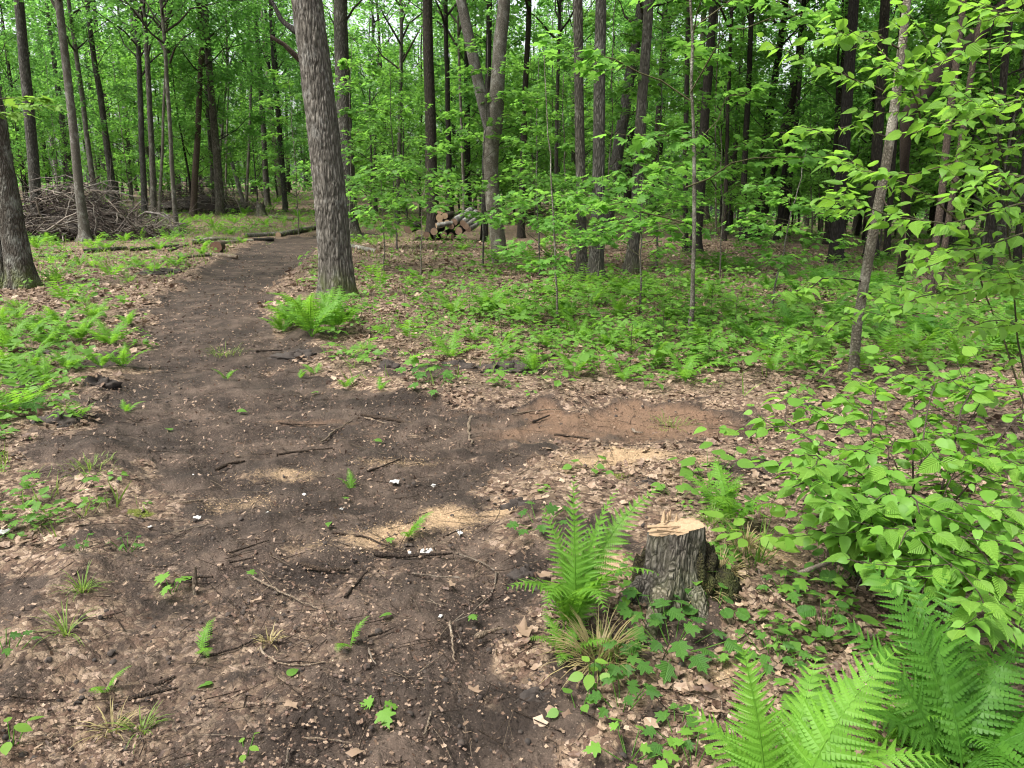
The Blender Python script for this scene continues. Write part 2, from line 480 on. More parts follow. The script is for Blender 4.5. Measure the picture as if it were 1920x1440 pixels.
def cutwood(name, a, b, rings=28):
    t = NT(name)
    c = t.coord()
    ln = t.n("VectorMath", {0: t.n("VectorMath", {0: c, 1: (1, 1, 0)}, operation='MULTIPLY').outputs[0]}, operation='LENGTH').outputs["Value"]
    w = t.math('ADD', t.math('MULTIPLY', ln, rings * 9.), t.math('MULTIPLY', t.noise(c, 9, 3), 3.0))
    rg = t.math('FRACT', w)
    ang = t.noise(c, 45, 4, .7)
    col = t.mix(rg, a, b)
    col = t.mix(t.ramp(ang, [(.35, 0), (.7, .6)]), col, tuple(x * .6 for x in a))
    p = t.n("BsdfPrincipled", {"Base Color": col, "Roughness": .85, "Normal": t.bump(t.math('ADD', rg, ang), .35, .004)})
    return t.done(p.outputs[0])
M['cut'] = cutwood("fresh_cut_wood", (.20, .132, .072), (.31, .215, .13))
M['cut_red'] = cutwood("weathered_cut_wood", (.13, .08, .052), (.24, .16, .108))
M['cut_brown'] = cutwood("brown_cut_wood", (.10, .05, .03), (.19, .105, .065))
M['cut_dark'] = cutwood("dark_cut_wood", (.06, .035, .022), (.15, .09, .055))

def plain(name, a, b, scale=20, rough=.9, bump=.4):
    t = NT(name)
    n = t.noise(t.coord(), scale, 5, .65)
    col = t.mix(t.ramp(n, [(.3, 0), (.7, 1)]), a, b)
    tt = t.attr("tint")
    col = t.mix(tt, t.mix(1, col, (.55, .55, .55), 'MULTIPLY'), t.mix(1, col, (1.25, 1.22, 1.18), 'MULTIPLY'))
    p = t.n("BsdfPrincipled", {"Base Color": col, "Roughness": rough, "Normal": t.bump(n, bump, .01)})
    return t.done(p.outputs[0])
M['clod'] = plain("soil_clod_earth", (.014, .010, .0075), (.046, .033, .025))
M['scrap'] = plain("white_paper_scrap", (.34, .34, .33), (.52, .52, .50), 30)
M['sawdust'] = plain("sawdust_chip", (.24, .165, .09), (.40, .29, .175), 60)
M['moss'] = plain("green_moss", (.035, .05, .008), (.10, .115, .02), 60, bump=.8)
def litter_mat():
    t = NT("fallen_leaf_brown")
    tint = t.attr("tint")
    col = t.ramp(tint, [(0, (.034, .021, .015)), (.25, (.095, .056, .038)), (.5, (.177, .123, .082)), (.75, (.275, .198, .136)), (.92, (.36, .275, .195)), (1, (.24, .135, .070))])
    n = t.noise(t.coord(), 60, 4)
    col = t.mix(t.ramp(n, [(.35, .45), (.7, 0)]), col, (.09, .055, .038))
    p = t.n("BsdfPrincipled", {"Base Color": col, "Roughness": .6, "Specular IOR Level": .35})
    tr = t.n("BsdfTranslucent", {"Color": col})
    return t.done(t.n("MixShader", {0: .15, 1: p.outputs[0], 2: tr.outputs[0]}).outputs[0])
M['litter'] = litter_mat()
def ground_mat():
    t = NT("forest_floor")
    c = t.coord()
    warp = t.n("VectorMath", {0: c, 1: t.n("VectorMath", {0: t.n("TexNoise", {"Vector": c, "Scale": 25, "Detail": 3}).outputs[1], 1: (.05, .05, .05)}, operation='MULTIPLY').outputs[0]}, operation='ADD').outputs[0]
    vo = t.n("TexVoronoi", {"Vector": warp, "Scale": 38})
    vr = t.n("SeparateColor", {0: vo.outputs[1]}).outputs[0]
    ve = t.n("TexVoronoi", {"Vector": warp, "Scale": 38}, feature='DISTANCE_TO_EDGE').outputs[0]
    lit = t.ramp(vr, [(0, (.038, .024, .017)), (.3, (.092, .057, .039)), (.6, (.148, .103, .068)), (.85, (.222, .163, .113)), (1, (.28, .205, .155))])
    lit = t.mix(t.ramp(ve, [(.0, .8), (.06, 0)]), lit, (.035, .024, .018))
    fine = t.noise(c, 90, 5, .7)
    big = t.noise(c, 1.1, 4)
    lit = t.mix(t.ramp(big, [(.4, 0), (.65, .55)]), lit, (.05, .036, .027))
    soil = t.mix(t.ramp(fine, [(.3, 0), (.7, 1)]), (.008, .0058, .0046), (.050, .034, .025))
    soil = t.mix(t.ramp(t.noise(c, 4.0, 6, .65), [(.42, 0), (.62, .8)]), soil, (.080, .058, .044))
    soil = t.mix(t.ramp(t.noise(c, 1.7, 4), [(.42, 0), (.6, .6)]), soil, (.014, .0105, .0085))
    speck = t.n("TexVoronoi", {"Vector": c, "Scale": 75}).outputs[0]
    soil = t.mix(t.ramp(speck, [(.10, .7), (.22, 0)]), soil, (.17, .13, .10))
    red = t.mix(fine, (.062, .038, .024), (.158, .097, .062))
    dust = t.mix(fine, (.19, .128, .072), (.36, .255, .155))
    moss = t.mix(fine, (.03, .042, .006), (.11, .12, .02))
    wob = t.math('MULTIPLY', t.math('SUBTRACT', t.noise(c, 11, 5, .7), .5), .9)
    def msk(name, lo, hi, w=wob): return t.ramp(t.math('ADD', t.attr(name), w), [(lo, 0), (hi, 1)])
    col = t.mix(msk('soil', .42, .62), lit, soil)
    col = t.mix(t.math('MULTIPLY', msk('humus', .35, .75), .9), col, t.mix(fine, (.006, .0045, .0035), (.026, .018, .0135)))
    col = t.mix(msk('red', .38, .95), col, red)
    wob2 = t.math('MULTIPLY', t.math('SUBTRACT', t.noise(c, 45, 4, .8), .5), 1.5)
    col = t.mix(t.math('MULTIPLY', msk('dust', .40, 1.1, wob2), .85), col, dust)
    col = t.mix(msk('moss', .5, .7), col, moss)
    h = t.math('ADD', t.math('MULTIPLY', fine, .6), t.math('ADD', t.noise(c, 24, 5, .7), t.math('MULTIPLY', ve, 1.0)))
    p = t.n("BsdfPrincipled", {"Base Color": col, "Roughness": .92, "Specular IOR Level": .2, "Normal": t.bump(h, .7, .02)})
    return t.done(p.outputs[0])
M['ground'] = ground_mat()

# ------------------------------------------------------------------ ground sheet
def build_ground():
    th_in = np.radians(np.linspace(-43, 43, 540))
    th_out = np.radians(np.concatenate([np.linspace(44, 316, 70)[1:-1]]))
    th = np.concatenate([th_in, th_out])
    r = np.concatenate([np.linspace(.02, .9, 8), .95 * np.exp(np.linspace(0, math.log(180 / .95), 430))])
    TH, R = np.meshgrid(th, r)
    X, Y = (R * np.sin(TH)).ravel(), (R * np.cos(TH)).ravel()
    main, spur = soil_sdf(X, Y)
    soil = sstep(.34, -.30, np.minimum(main, spur))
    leafy = fbm(X * .8, Y * .8, 0, 4, 8)
    soil = soil * (1 - .40 * sstep(.5, .68, leafy) * sstep(6, 2.5, Y))
    bl = flat_at(120, 1330)
    soil = soil * (1 - .25 * np.exp(-(((X - bl[0]) / .7) ** 2 + ((Y - bl[1]) / .9) ** 2)))
    far_s = blobs(X, Y, [(1420, 880, .3, .2), (950, 690, .6, .18), (800, 690, .5, .16), (720, 700, .4, .2), (700, 660, .5, .2), (1500, 760, .3, .15), (60, 720, .3, .12), (130, 790, .35, .14), (330, 505, 1.0, .5), (1050, 1330, .16, .2), (60, 650, .3, .2)])
    soil = np.maximum(soil, far_s * (.55 + .6 * fbm(X * 3, Y * 3, 0, 3, 44)))
    red = sstep(.22, -.35, spur) * sstep(-1.5, 1.1, X - flat_at(900, 785)[0] + (fbm(X * 3, Y * 3, 0, 3, 30) - .5) * 2.0) * sstep(1.0, -.2, X - flat_at(1290, 785)[0]) * (.55 + .8 * fbm(X * 2.5, Y * 2.5, 0, 3, 29)) + .7 * blobs(X, Y, [(560, 775, .4, .10)])
    dust = blobs(X, Y, [(u, v, a * 1.25, b * 1.25, w) for u, v, a, b, w in DUST]) * (.25 + 1.3 * fbm(X * 6, Y * 6, 0, 3, 93))
    moss = blobs(X, Y, MOSS)
    humus = blobs(X, Y, [(985, 1090, .10, .45), (960, 1330, .17, .18), (1000, 960, .14, .16), (560, 1060, .30, .16), (640, 1330, .25, .10), (330, 1120, .25, .14), (120, 1130, .14, .12), (160, 790, .3, .16), (200, 720, .25, .14), (960, 690, .7, .16), (800, 690, .4, .12), (560, 665, .5, .2), (330, 505, .9, .3), (480, 480, .9, .9), (620, 940, .4, .10), (700, 740, .8, .18), (900, 840, .6, .10), (1380, 800, .3, .12), (250, 1000, .2, .1)]) * (.35 + 1.1 * fbm(X * 4, Y * 4, 0, 4, 97))
    d0 = polysdf(X, Y, [(u, v, 0.0) for u, v, r in TRACK]) + (fbm(X * 1.2, Y * 1.2, 0, 3, 61) - .5) * .35
    rut = np.exp(-((d0 - .52) / .12) ** 2) * sstep(.3, .6, fbm(X * .9, Y * .9, 0, 2, 62))
    near = sstep(16, 5, R.ravel())
    clod = fbm(X * 9, Y * 9, 0, 4, 5)
    clod2 = np.abs(fbm(X * 28, Y * 28, 0, 3, 6) - .5) * 2
    Z = H(X, Y) + near * (soil * ((clod - .5) * .07 + clod2 * .018 + (fbm(X * 3.2, Y * 3.2, 0, 2, 9) - .5) * .05) + (1 - soil) * ((clod - .5) * .035 + clod2 * .012))
    Z = Z - .030 * rut * soil * near
    V = np.stack([X, Y, Z], -1)
    nt, nr = len(th), len(r)
    i = (np.arange(nr - 1) * nt)[:, None]
    j = np.arange(nt)[None]
    k = (j + 1) % nt
    F = np.stack([i + j, i + k, i + nt + k, i + nt + j], -1).reshape(-1, 4)[:, ::-1]
    mb = MB()
    mb.add(V, F)
    mb.add(np.concatenate([V[:nt], [[0, 0, hz(0, 0)]]]), [[a, (a + 1) % nt, nt] for a in range(nt)][::1])
    me = mb.mesh("ground", M['ground'])
    n = len(me.vertices)
    for nm, arr in (("soil", soil), ("red", red), ("dust", dust), ("moss", moss), ("humus", humus)):
        full = np.zeros(n, np.float32)
        full[:len(arr)] = arr
        full[len(arr):] = np.concatenate([arr[:nt], [arr[0]]])[:n - len(arr)]
        me.attributes.new(nm, 'FLOAT', 'POINT').data.foreach_set("value", full)
    kind(link("ground", me), "structure")
build_ground()

# ------------------------------------------------------------------ tree parts
UPZ = np.array([0, 0, 1.])
def crown_mesh(name, seed, z0, z1, Rad, nb, per, proto, lsize, mat, flat=.35, limb_r=.03, elev=(.05, .5), sub=5, zj=.045, limb_mat='twig_green', cap=.9):
    """layered sprays of leaves on limbs round a vertical axis; returns (crown mesh, limb mesh)"""
    rs = np.random.RandomState(seed)
    lf, lb = MB(), MB()
    for k in range(nb):
        f = (k + rs.rand()) / nb
        z = z0 + (z1 - z0) * f
        az = k * 2.39996 + rs.uniform(-.5, .5)
        prof = Rad * (.35 + .65 * math.sin(PI * min(1, f * .8 + .22))) * rs.uniform(.55, 1.15)
        el = rs.uniform(elev[0], elev[1])
        end = np.array([math.cos(az) * prof, math.sin(az) * prof, z + prof * el])
        P = curve((0, 0, z), end, .12 * prof, 6, .12, rs)
        if rs.rand() < cap: add_tube(lb, P, np.linspace(limb_r * (1.15 - .6 * f), min(.006, limb_r * .5), 6), 4, rs.rand())
        for s in range(sub):
            t = rs.uniform(.3, 1)
            q = t * 5
            i = min(4, int(q))
            o = P[i] + (P[i + 1] - P[i]) * (q - i)
            ha = az + rs.uniform(-1.25, 1.25)
            L = rs.uniform(.35, .75) * (.5 + .25 * Rad)
            d = np.array([math.cos(ha), math.sin(ha), rs.uniform(-.15, .3)])
            pr = np.array([-math.sin(ha), math.cos(ha), 0])
            if limb_r < .02: add_tube(lb, curve(o, o + d * L, -.04 * L, 3), [.004, .003, .0015], 3, rs.rand())
            m = max(3, int(per * rs.uniform(.7, 1.3)))
            u = rs.rand(m) ** .8 * L
            sd = np.where(rs.rand(m) < .5, -1, 1)
            off = rs.rand(m) * L * .38 * (1.1 - u / L * .7)
            pos = o + d * u[:, None] + pr * (sd * off)[:, None]
            pos[:, 2] += rs.normal(0, zj, m) - .12 * off
            dr = d * rs.uniform(.3, 1.1, m)[:, None] + pr * (sd * rs.uniform(.2, 1.1, m))[:, None]
            dr[:, 2] -= rs.uniform(.0, .5, m)
            nr = UPZ + rs.normal(0, flat, (m, 3))
            place(lf, proto, pos, dr, nr, lsize * rs.uniform(.6, 1.15, m), np.clip(rs.normal(.5, .22, m) + rs.uniform(-.15, .15), 0, 1))
    return lf.mesh(name, mat, False), lb.mesh(name + "_limb", M[limb_mat])
def trunk_mesh(name, seed, lean, r, Ht, mat, nseg=10, rings=16, flare=.35, wob=.012, tip=.35, rough=.10):
    """lean: horizontal drift per metre of height near the ground; fades with height"""
    rs = np.random.RandomState(seed)
    z = np.concatenate([[-.15, 0, .08, .2, .4], np.linspace(.7, Ht, rings)])
    zz = np.minimum(z, 7) + np.maximum(0, z - 7) * .35
    w = np.cumsum(rs.normal(0, wob, (len(z), 2)) * np.sqrt(np.gradient(z))[:, None], 0)
    P = np.stack([lean[0] * zz + w[:, 0] - w[1, 0], lean[1] * zz + w[:, 1] - w[1, 1], z], -1)
    R = r * (1 - (1 - tip) * np.clip(z / Ht, 0, 1)) * (1 + flare * np.exp(-np.clip(z, 0, 9) / .22) + .08 * np.exp(-np.clip(z, 0, 9) / .9))
    V, F = tube(P, R, nseg, rough=rough, seed=seed)
    a = np.tile(np.arange(nseg) * 2 * PI / nseg, len(z))
    zr = np.repeat(z, nseg)
    k = rs.randint(3, 6)
    butt = .28 * flare * np.exp(-np.clip(zr, 0, 9) / .2) * np.cos(k * a + rs.rand() * 6)
    c = np.repeat(P, nseg, 0)
    V = c + (V - c) * (1 + butt)[:, None]
    mb = MB()
    mb.add(V, F, .5)
    me = mb.mesh(name, mat)
    return me, P
# crowns of full-grown trees, of understorey trees; each shared by many trees
CAN = [crown_mesh("canopy_crown", 100 + i, 6.2, 15.5, 3.2, 28, 14, LEAF_SIMPLE, .20, M['wood_leaf'], .5, .045, (.2, 1.1), 8, .16, 'limb', .7) for i in range(4)]
MID = [crown_mesh("forest_crown", 140 + i, 2.4, 12.5, 2.6, 36, 20, LEAF_SIMPLE, .175, M['wood_leaf'], .5, .025, (.1, 1.0), 8, .15, 'limb', .5) for i in range(4)]
UND = [crown_mesh("understorey_crown", 160 + i, .7, 6.5, 1.9, 30, 18, LEAF_SIMPLE, .14, M['maple'], .42, .020, (.05, .7), 7, .09, 'limb', .6) for i in range(5)]
def add_crown(t, pair, loc, rz, sc):
    a = link("crown", pair[0], t, loc, (0, 0, rz), sc)
    kind(link("limbs", pair[1], t, loc, (0, 0, rz), sc), "stuff")
    return a

# ------------------------------------------------------------------ hand-placed trees
# base (u, v), point higher up the stem (u, v), width in px, bark, label, crown (kind, scale, shift up)
TREES = [
 ((72, 446), (36, 0), 21, 'bark', "straight dark grey trunk standing in front of the left end of the near brush pile", 'c'),
 ((160, 452), (111, 0), 17, 'bark_pale', "slim pale grey trunk rising before the middle of the near brush pile", 'c'),
 ((113, 372), (84, 150), 10, 'birch', "white birch trunk just behind the near brush pile, left part", 'c'),
 ((206, 372), (141, 0), 13, 'bark', "leaning grey trunk directly behind the near brush pile's peak", 'c'),
 ((190, 372), (150, 150), 7, 'bark_pale', "thin pale pole beside the leaning trunk behind the near brush pile", 'c'),
 ((271, 408), (254, 0), 12, 'bark', "taller of the twin trunks close together at the right end of the near brush pile", 'c'),
 ((290, 418), (266, 0), 12, 'bark', "front one of the twin trunks at the right end of the near brush pile", 'c'),
 ((299, 408), (310, 150), 6, 'bark_pale', "thin stem touching the twin trunks on their right side", 'c'),
 ((331, 431), (307, 0), 9, 'bark_pale', "slender pale trunk standing alone between the two brush piles", 'c'),
 ((362, 405), (383, 0), 13, 'bark_brown', "smooth light brown trunk with a bend, in front of the far brush pile", 'c'),
 ((405, 395), (428, 90), 5, 'bark_pale', "thin pale pole before the left half of the far brush pile", 'c'),
 ((421, 390), (432, 110), 4, 'bark_pale', "thinnest pale pole before the middle of the far brush pile", 'c'),
 ((457, 383), (388, 150), 8, 'birch', "white birch leaning steeply to the left behind the far brush pile", 'c'),
 ((461, 388), (481, 0), 6, 'bark_pale', "straight pale pole at the right end of the far brush pile", 'c'),
 ((502, 388), (478, 0), 12, 'bark', "dark grey trunk behind the little grey stump", 'c'),
 ((535, 390), (513, 80), 9, 'bark_dark_shaded', "dark forked trunk between the little grey stump and the big oak", 'c'),
 ((655, 448), (638, 0), 33, 'bark', "thick dark trunk half hidden directly behind the big oak", 'c'),
 ((812, 450), (801, 0), 24, 'bark_dark_shaded', "thick dark brown trunk at the left side of the log stack", 'c'),
 ((846, 434), (836, 0), 11, 'bark_dark_shaded', "thin dark trunk standing right in the middle of the log stack", 'c'),
 ((908, 452), (922, 0), 13, 'bark_dark_shaded', "dark trunk showing behind the pale forked tree", 'c'),
 ((977, 446), (996, 0), 13, 'bark_dark_shaded', "slim dark trunk by itself just right of the pale forked tree", 'c'),
 ((1092, 520), (1089, 0), 19, 'bark', "left trunk of the tight grey pair right of the path clearing", 'c'),
 ((1117, 526), (1126, 0), 24, 'bark', "thicker right trunk of the tight grey pair, bark peeled at its foot", 'c'),
 ((1133, 448), (1205, 0), 24, 'bark', "grey trunk leaning to the right out from behind the tight pair", 'c'),
 ((1182, 512), (1216, 0), 21, 'bark', "grey brown trunk with a mossy foot next to the tight pair", 'c'),
 ((1222, 420), (1243, 50), 14, 'bark_dark_shaded', "dark trunk behind the mossy footed trunk", 'c'),
 ((1285, 472), (1291, 0), 10, 'bark_dark_shaded', "thinner dark trunk close behind the mottled maple sapling", 'c'),
 ((1303, 474), (1340, 0), 19, 'bark_dark_shaded', "thick almost black trunk close behind the mottled maple sapling", 'c'),
 ((1358, 452), (1371, 0), 8, 'bark_dark_shaded', "thin dark trunk right of the almost black trunk", 'c'),
 ((1392, 452), (1412, 0), 12, 'bark_dark_shaded', "dark straight trunk at the foot of the forked leaning trunk", 'c'),
 ((1408, 446), (1478, 0), 16, 'bark_dark_shaded', "dark trunk leaning to the right, crossing the slim straight ones", 'c'),
 ((1424, 442), (1518, 0), 14, 'bark_dark_shaded', "most slanted of the dark leaning trunks in the right woods", 'c'),
 ((1566, 492), (1597, 0), 22, 'bark_dark_shaded', "dark trunk left of the mottled brown sapling, its foot in ferns", 'c'),
 ((1632, 486), (1660, 0), 21, 'bark_dark_shaded', "dark trunk just behind the mottled brown sapling", 'c'),
 ((1662, 482), (1690, 60), 12, 'bark_dark_shaded', "slim dark trunk touching the sapling's right side", 'c'),
 ((1742, 562), (1800, 50), 14, 'bark_brown', "left stem of the brown pair in the ferns at right", 'c'),
 ((1756, 556), (1838, 60), 12, 'bark_brown', "right stem of the brown pair, slanting right over ferns", 'c'),
 ((1850, 520), (1890, 30), 15, 'bark_dark_shaded', "dark trunk in deep shade near the right edge", 'c'),
 ((1906, 500), (1950, 30), 13, 'bark_dark_shaded', "last dark trunk at the right edge of the picture", 'c'),
 ((745, 420), (752, 90), 9, 'bark_pale', "slim light grey trunk behind the bright maple sapling", 'c'),
 ((705, 400), (700, 90), 7, 'bark', "thin grey trunk between the hidden dark trunk and the slim light one", 'c'),
 ((872, 430), (862, 90), 6, 'bark_pale', "thin pale stem between the log stack and the forked tree", 'c'),
 ((1042, 430), (1049, 60), 8, 'bark', "thin grey trunk left of the tight pair, deep behind", 'c'),
]
rsT = np.random.RandomState(5)
def straight_tree(base_uv, top_uv, w, bark, label, crown, i):
    B = at(*base_uv)
    T = at_y(top_uv[0], top_uv[1], B[1])
    dz = T[2] - B[2]
    lean = ((T[0] - B[0]) / dz, rsT.uniform(-.01, .01))
    r = w * scale_at(B) / 2 * .98
    Ht = {'c': 16.5, 'm': 12.5, 'u': 7}[crown] * rsT.uniform(.92, 1.08)
    t = thing("tree", label, "tree", B, 0, "trees standing round the clearing")
    me, P = trunk_mesh("trunk", 300 + i, lean, r, Ht, M[bark], nseg=14 if w > 15 else 8, rings=20, flare=.75 if w > 15 else .35)
    link("trunk", me, t)
    pool = {'c': CAN, 'm': MID, 'u': UND}[crown]
    k = rsT.randint(len(pool))
    zc = 8.0
    off = np.array([np.interp(zc, P[:, 2], P[:, 0]), np.interp(zc, P[:, 2], P[:, 1]), 0])
    add_crown(t, pool[k], off, rsT.uniform(0, 6.28), rsT.uniform(.9, 1.1))
    return t, B, P
TREE_POS = []
for i, (b, tp, w, bk, lab, cr) in enumerate(TREES):
    t, B, P = straight_tree(b, tp, w, bk, lab, cr, i)
    TREE_POS.append((B[0], B[1]))

# the big oak: furrowed bark modelled in the trunk
def big_oak():
    B = at(634, 556)
    T = at_y(577, 0, B[1])
    dz = T[2] - B[2]
    lean = (T[0] - B[0]) / dz
    px = scale_at(B)
    n, m = 150, 330
    z = np.concatenate([np.linspace(-.2, 5.2, m), np.linspace(5.6, 17, 16)])
    z0 = np.clip(z, 0, 99)
    R = px * (28.5 + 3.5 * np.exp(-z0 / 1.3)) * (1 - .018 * z0) * (1 + .22 * np.exp(-z0 / .22))
    cx = lean * np.minimum(z, 8) + .03 * np.sin(z * .9) + .35 * lean * np.maximum(0, z - 8)
    A = np.arange(n) * 2 * PI / n
    AA, ZZ = np.meshgrid(A, z)
    RR = np.repeat(R[:, None], n, 1)
    q = 11.0
    nx, ny = np.cos(AA) * .26 * q * 3.2, np.sin(AA) * .26 * q * 3.2
    wz = ZZ * q * .42
    wx = (vnoise(nx * .6, ny * .6, wz * .9, 71) - .5) * 1.6
    rg = 1 - np.abs(2 * vnoise(nx + wx, ny - wx, wz, 72) - 1)
    rg2 = 1 - np.abs(2 * vnoise(nx * 2.1 + wx, ny * 2.1 + wx, wz * 2.6, 73) - 1)
    fine = vnoise(nx * 5, ny * 5, wz * 6, 74)
    furrow = np.clip(rg, 0, 1) ** 2.2
    d = .004 - .021 * furrow - .008 * rg2 ** 2 + .006 * (fine - .5)
    lob = .10 * np.exp(-np.clip(ZZ, 0, 99) / .22) * np.cos(5 * AA + 1.1) + .025 * np.cos(2 * AA + ZZ * .3)
    RR = RR * (1 + lob) + d
    V = np.stack([cx[:, None] + RR * np.cos(AA), RR * np.sin(AA), ZZ], -1).reshape(-1, 3)
    i = (np.arange(len(z) - 1) * n)[:, None]
    j = np.arange(n)[None]
    k = (j + 1) % n
    F = np.stack([i + j, i + k, i + n + k, i + n + j], -1).reshape(-1, 4)
    mb = MB()
    mb.add(V, F, (1 - furrow).ravel())
    t = thing("oak_tree", "big straight oak trunk with deeply furrowed grey bark beside the dirt path", "tree", B)
    link("trunk", mb.mesh("oak_trunk", M['oak']), t)
    # broken dead branch stub and an upper limb on the left side
    zs = lambda v: at_y(600, v, B[1])[2] - B[2]
    def rel(u, v, dy=0.0):
        p = at_y(u, v, B[1] + dy)
        return p - B
    mb = MB()
    add_tube(mb, curve(rel(570, 118), rel(507, 68, -.25), .03, 8, .05, np.random.RandomState(3)), np.linspace(.042, .022, 8), 7, .4, cap=True, rough=.3, seed=2)
    link("broken_branch", mb.mesh("broken_branch", M['bark_brown']), t)
    mb = MB()
    add_tube(mb, curve(rel(562, 60), rel(500, -15, .3), -.1, 8, .06, np.random.RandomState(4)), np.linspace(.05, .02, 8), 7, .4, rough=.2, seed=3)
    link("branch", mb.mesh("oak_branch", M['bark_dark_shaded']), t)
    add_crown(t, CAN[0], (lean * 8, 0, 1.0), 1.0, 1.15)
    TREE_POS.append((B[0], B[1]))
big_oak()

# tree with two trunks at the picture's left edge, mossy foot
def left_tree():
    B = at(38, 540)
    px = scale_at(B)
    rs = np.random.RandomState(9)
    t = thing("tree", "thick lichen covered tree with two stems and a mossy foot at the left edge", "tree", B)
    for (du, top, w, nm, sd) in ((6, (-14, 215), 43, "trunk", 31), (-40, (-80, 215), 42, "trunk", 32)):
        T = at_y(top[0], top[1], B[1])
        dx = du * px
        lean = ((T[0] - B[0] - dx) / (T[2] - B[2]), .01)
        me, P = trunk_mesh("left_trunk", sd, lean, w * px / 2, 15, M['bark_lichen'], 22, 50, .42, .01, .4, .07)
        link(nm, me, t, (dx, 0 if du > 0 else .12, 0))
    add_crown(t, CAN[2], (-1.4, 0, .5), 2.0, 1.1)
    TREE_POS.append((B[0], B[1]))
left_tree()

# pale forked tree in the middle
def forked_tree():
    B = at(938, 492)
    px = scale_at(B)
    Y = B[1]
    rel = lambda u, v: at_y(u, v, Y) - B
    t = thing("tree", "pale grey forked tree whose two stems part above the log stack", "tree", B)
    P = np.array([rel(940, 500), rel(938, 490), rel(934, 450), rel(925, 390), rel(920, 330), rel(920, 270), rel(925, 235)])
    mb = MB()
    add_tube(mb, P, np.array([20, 17, 14.5, 14, 13.5, 14.5, 16]) * px, 14, .5, rough=.07, seed=1)
    link("trunk", mb.mesh("forked_trunk", M['bark_pale']), t)
    for nm, pts, w in (("left_stem", [(922, 250), (912, 215), (900, 170), (884, 90), (866, 10), (850, -60), (820, -260), (800, -500)], 10.5), ("right_stem", [(926, 250), (930, 215), (933, 150), (938, 80), (944, 20), (948, -60), (955, -260), (960, -520)], 13)):
        Q = np.array([rel(u, v) for u, v in pts])
        mb = MB()
        add_tube(mb, Q, np.linspace(1.15, .6, len(Q)) * w * px, 12, .5, rough=.08, seed=5)
        link("stem", mb.mesh("fork_stem", M['bark_pale']), t)
    add_crown(t, CAN[1], (0, 0, 1.5), 0.4, 1.1)
    TREE_POS.append((B[0], Y))
forked_tree()

# black dead log leaning in the branches at upper right
def leaning_snag():
    Y = 12.0
    A, D = at_y(1700, 215, Y), at_y(1835, 62, Y + .8)
    g = at_y(1690, 480, Y + 1.2)
    base = np.array([g[0], g[1], hz(g[0], g[1])])
    t = thing("dead_tree", "black dead trunk leaning across the leaves at upper right", "dead tree", base)
    mb = MB()
    P = np.array([base - [0, 0, .1], base + (A - base) * .35 + [0.1, 0, 0], base + (A - base) * .75, A, A + (D - A) * .5 + [0, 0, .1], D, D + (D - A) * .7])
    add_tube(mb, P - base, [.06, .06, .07, .10, .11, .10, .07], 9, .2, rough=.35, seed=8, cap=True)
    link("trunk", mb.mesh("dead_trunk", M['stick_dark']), t)
leaning_snag()

# ------------------------------------------------------------------ the woods behind
LANDMARKS = [(-200, "left edge"), (72, "pile-end trunk"), (160, "pile-front trunk"), (282, "twin trunks"), (362, "bent trunk"), (480, "grey stump"), (634, "big oak"), (812, "log-stack trunk"), (938, "forked tree"), (1105, "tight pair"), (1303, "black trunk"), (1410, "leaning trunks"), (1566, "fern-foot trunk"), (1742, "brown pair"), (1900, "right edge")]
ORD = ["first", "second", "third", "fourth", "fifth", "sixth", "seventh", "eighth", "ninth", "tenth", "eleventh", "twelfth", "thirteenth", "fourteenth", "fifteenth", "sixteenth", "seventeenth", "eighteenth", "nineteenth", "twentieth"]
def zone_of(u):
    for (a, la), (b, lb) in zip(LANDMARKS[:-1], LANDMARKS[1:]):
        if a <= u < b: return (la, lb)
    return (LANDMARKS[0][1], LANDMARKS[1][1]) if u < 0 else (LANDMARKS[-2][1], LANDMARKS[-1][1])
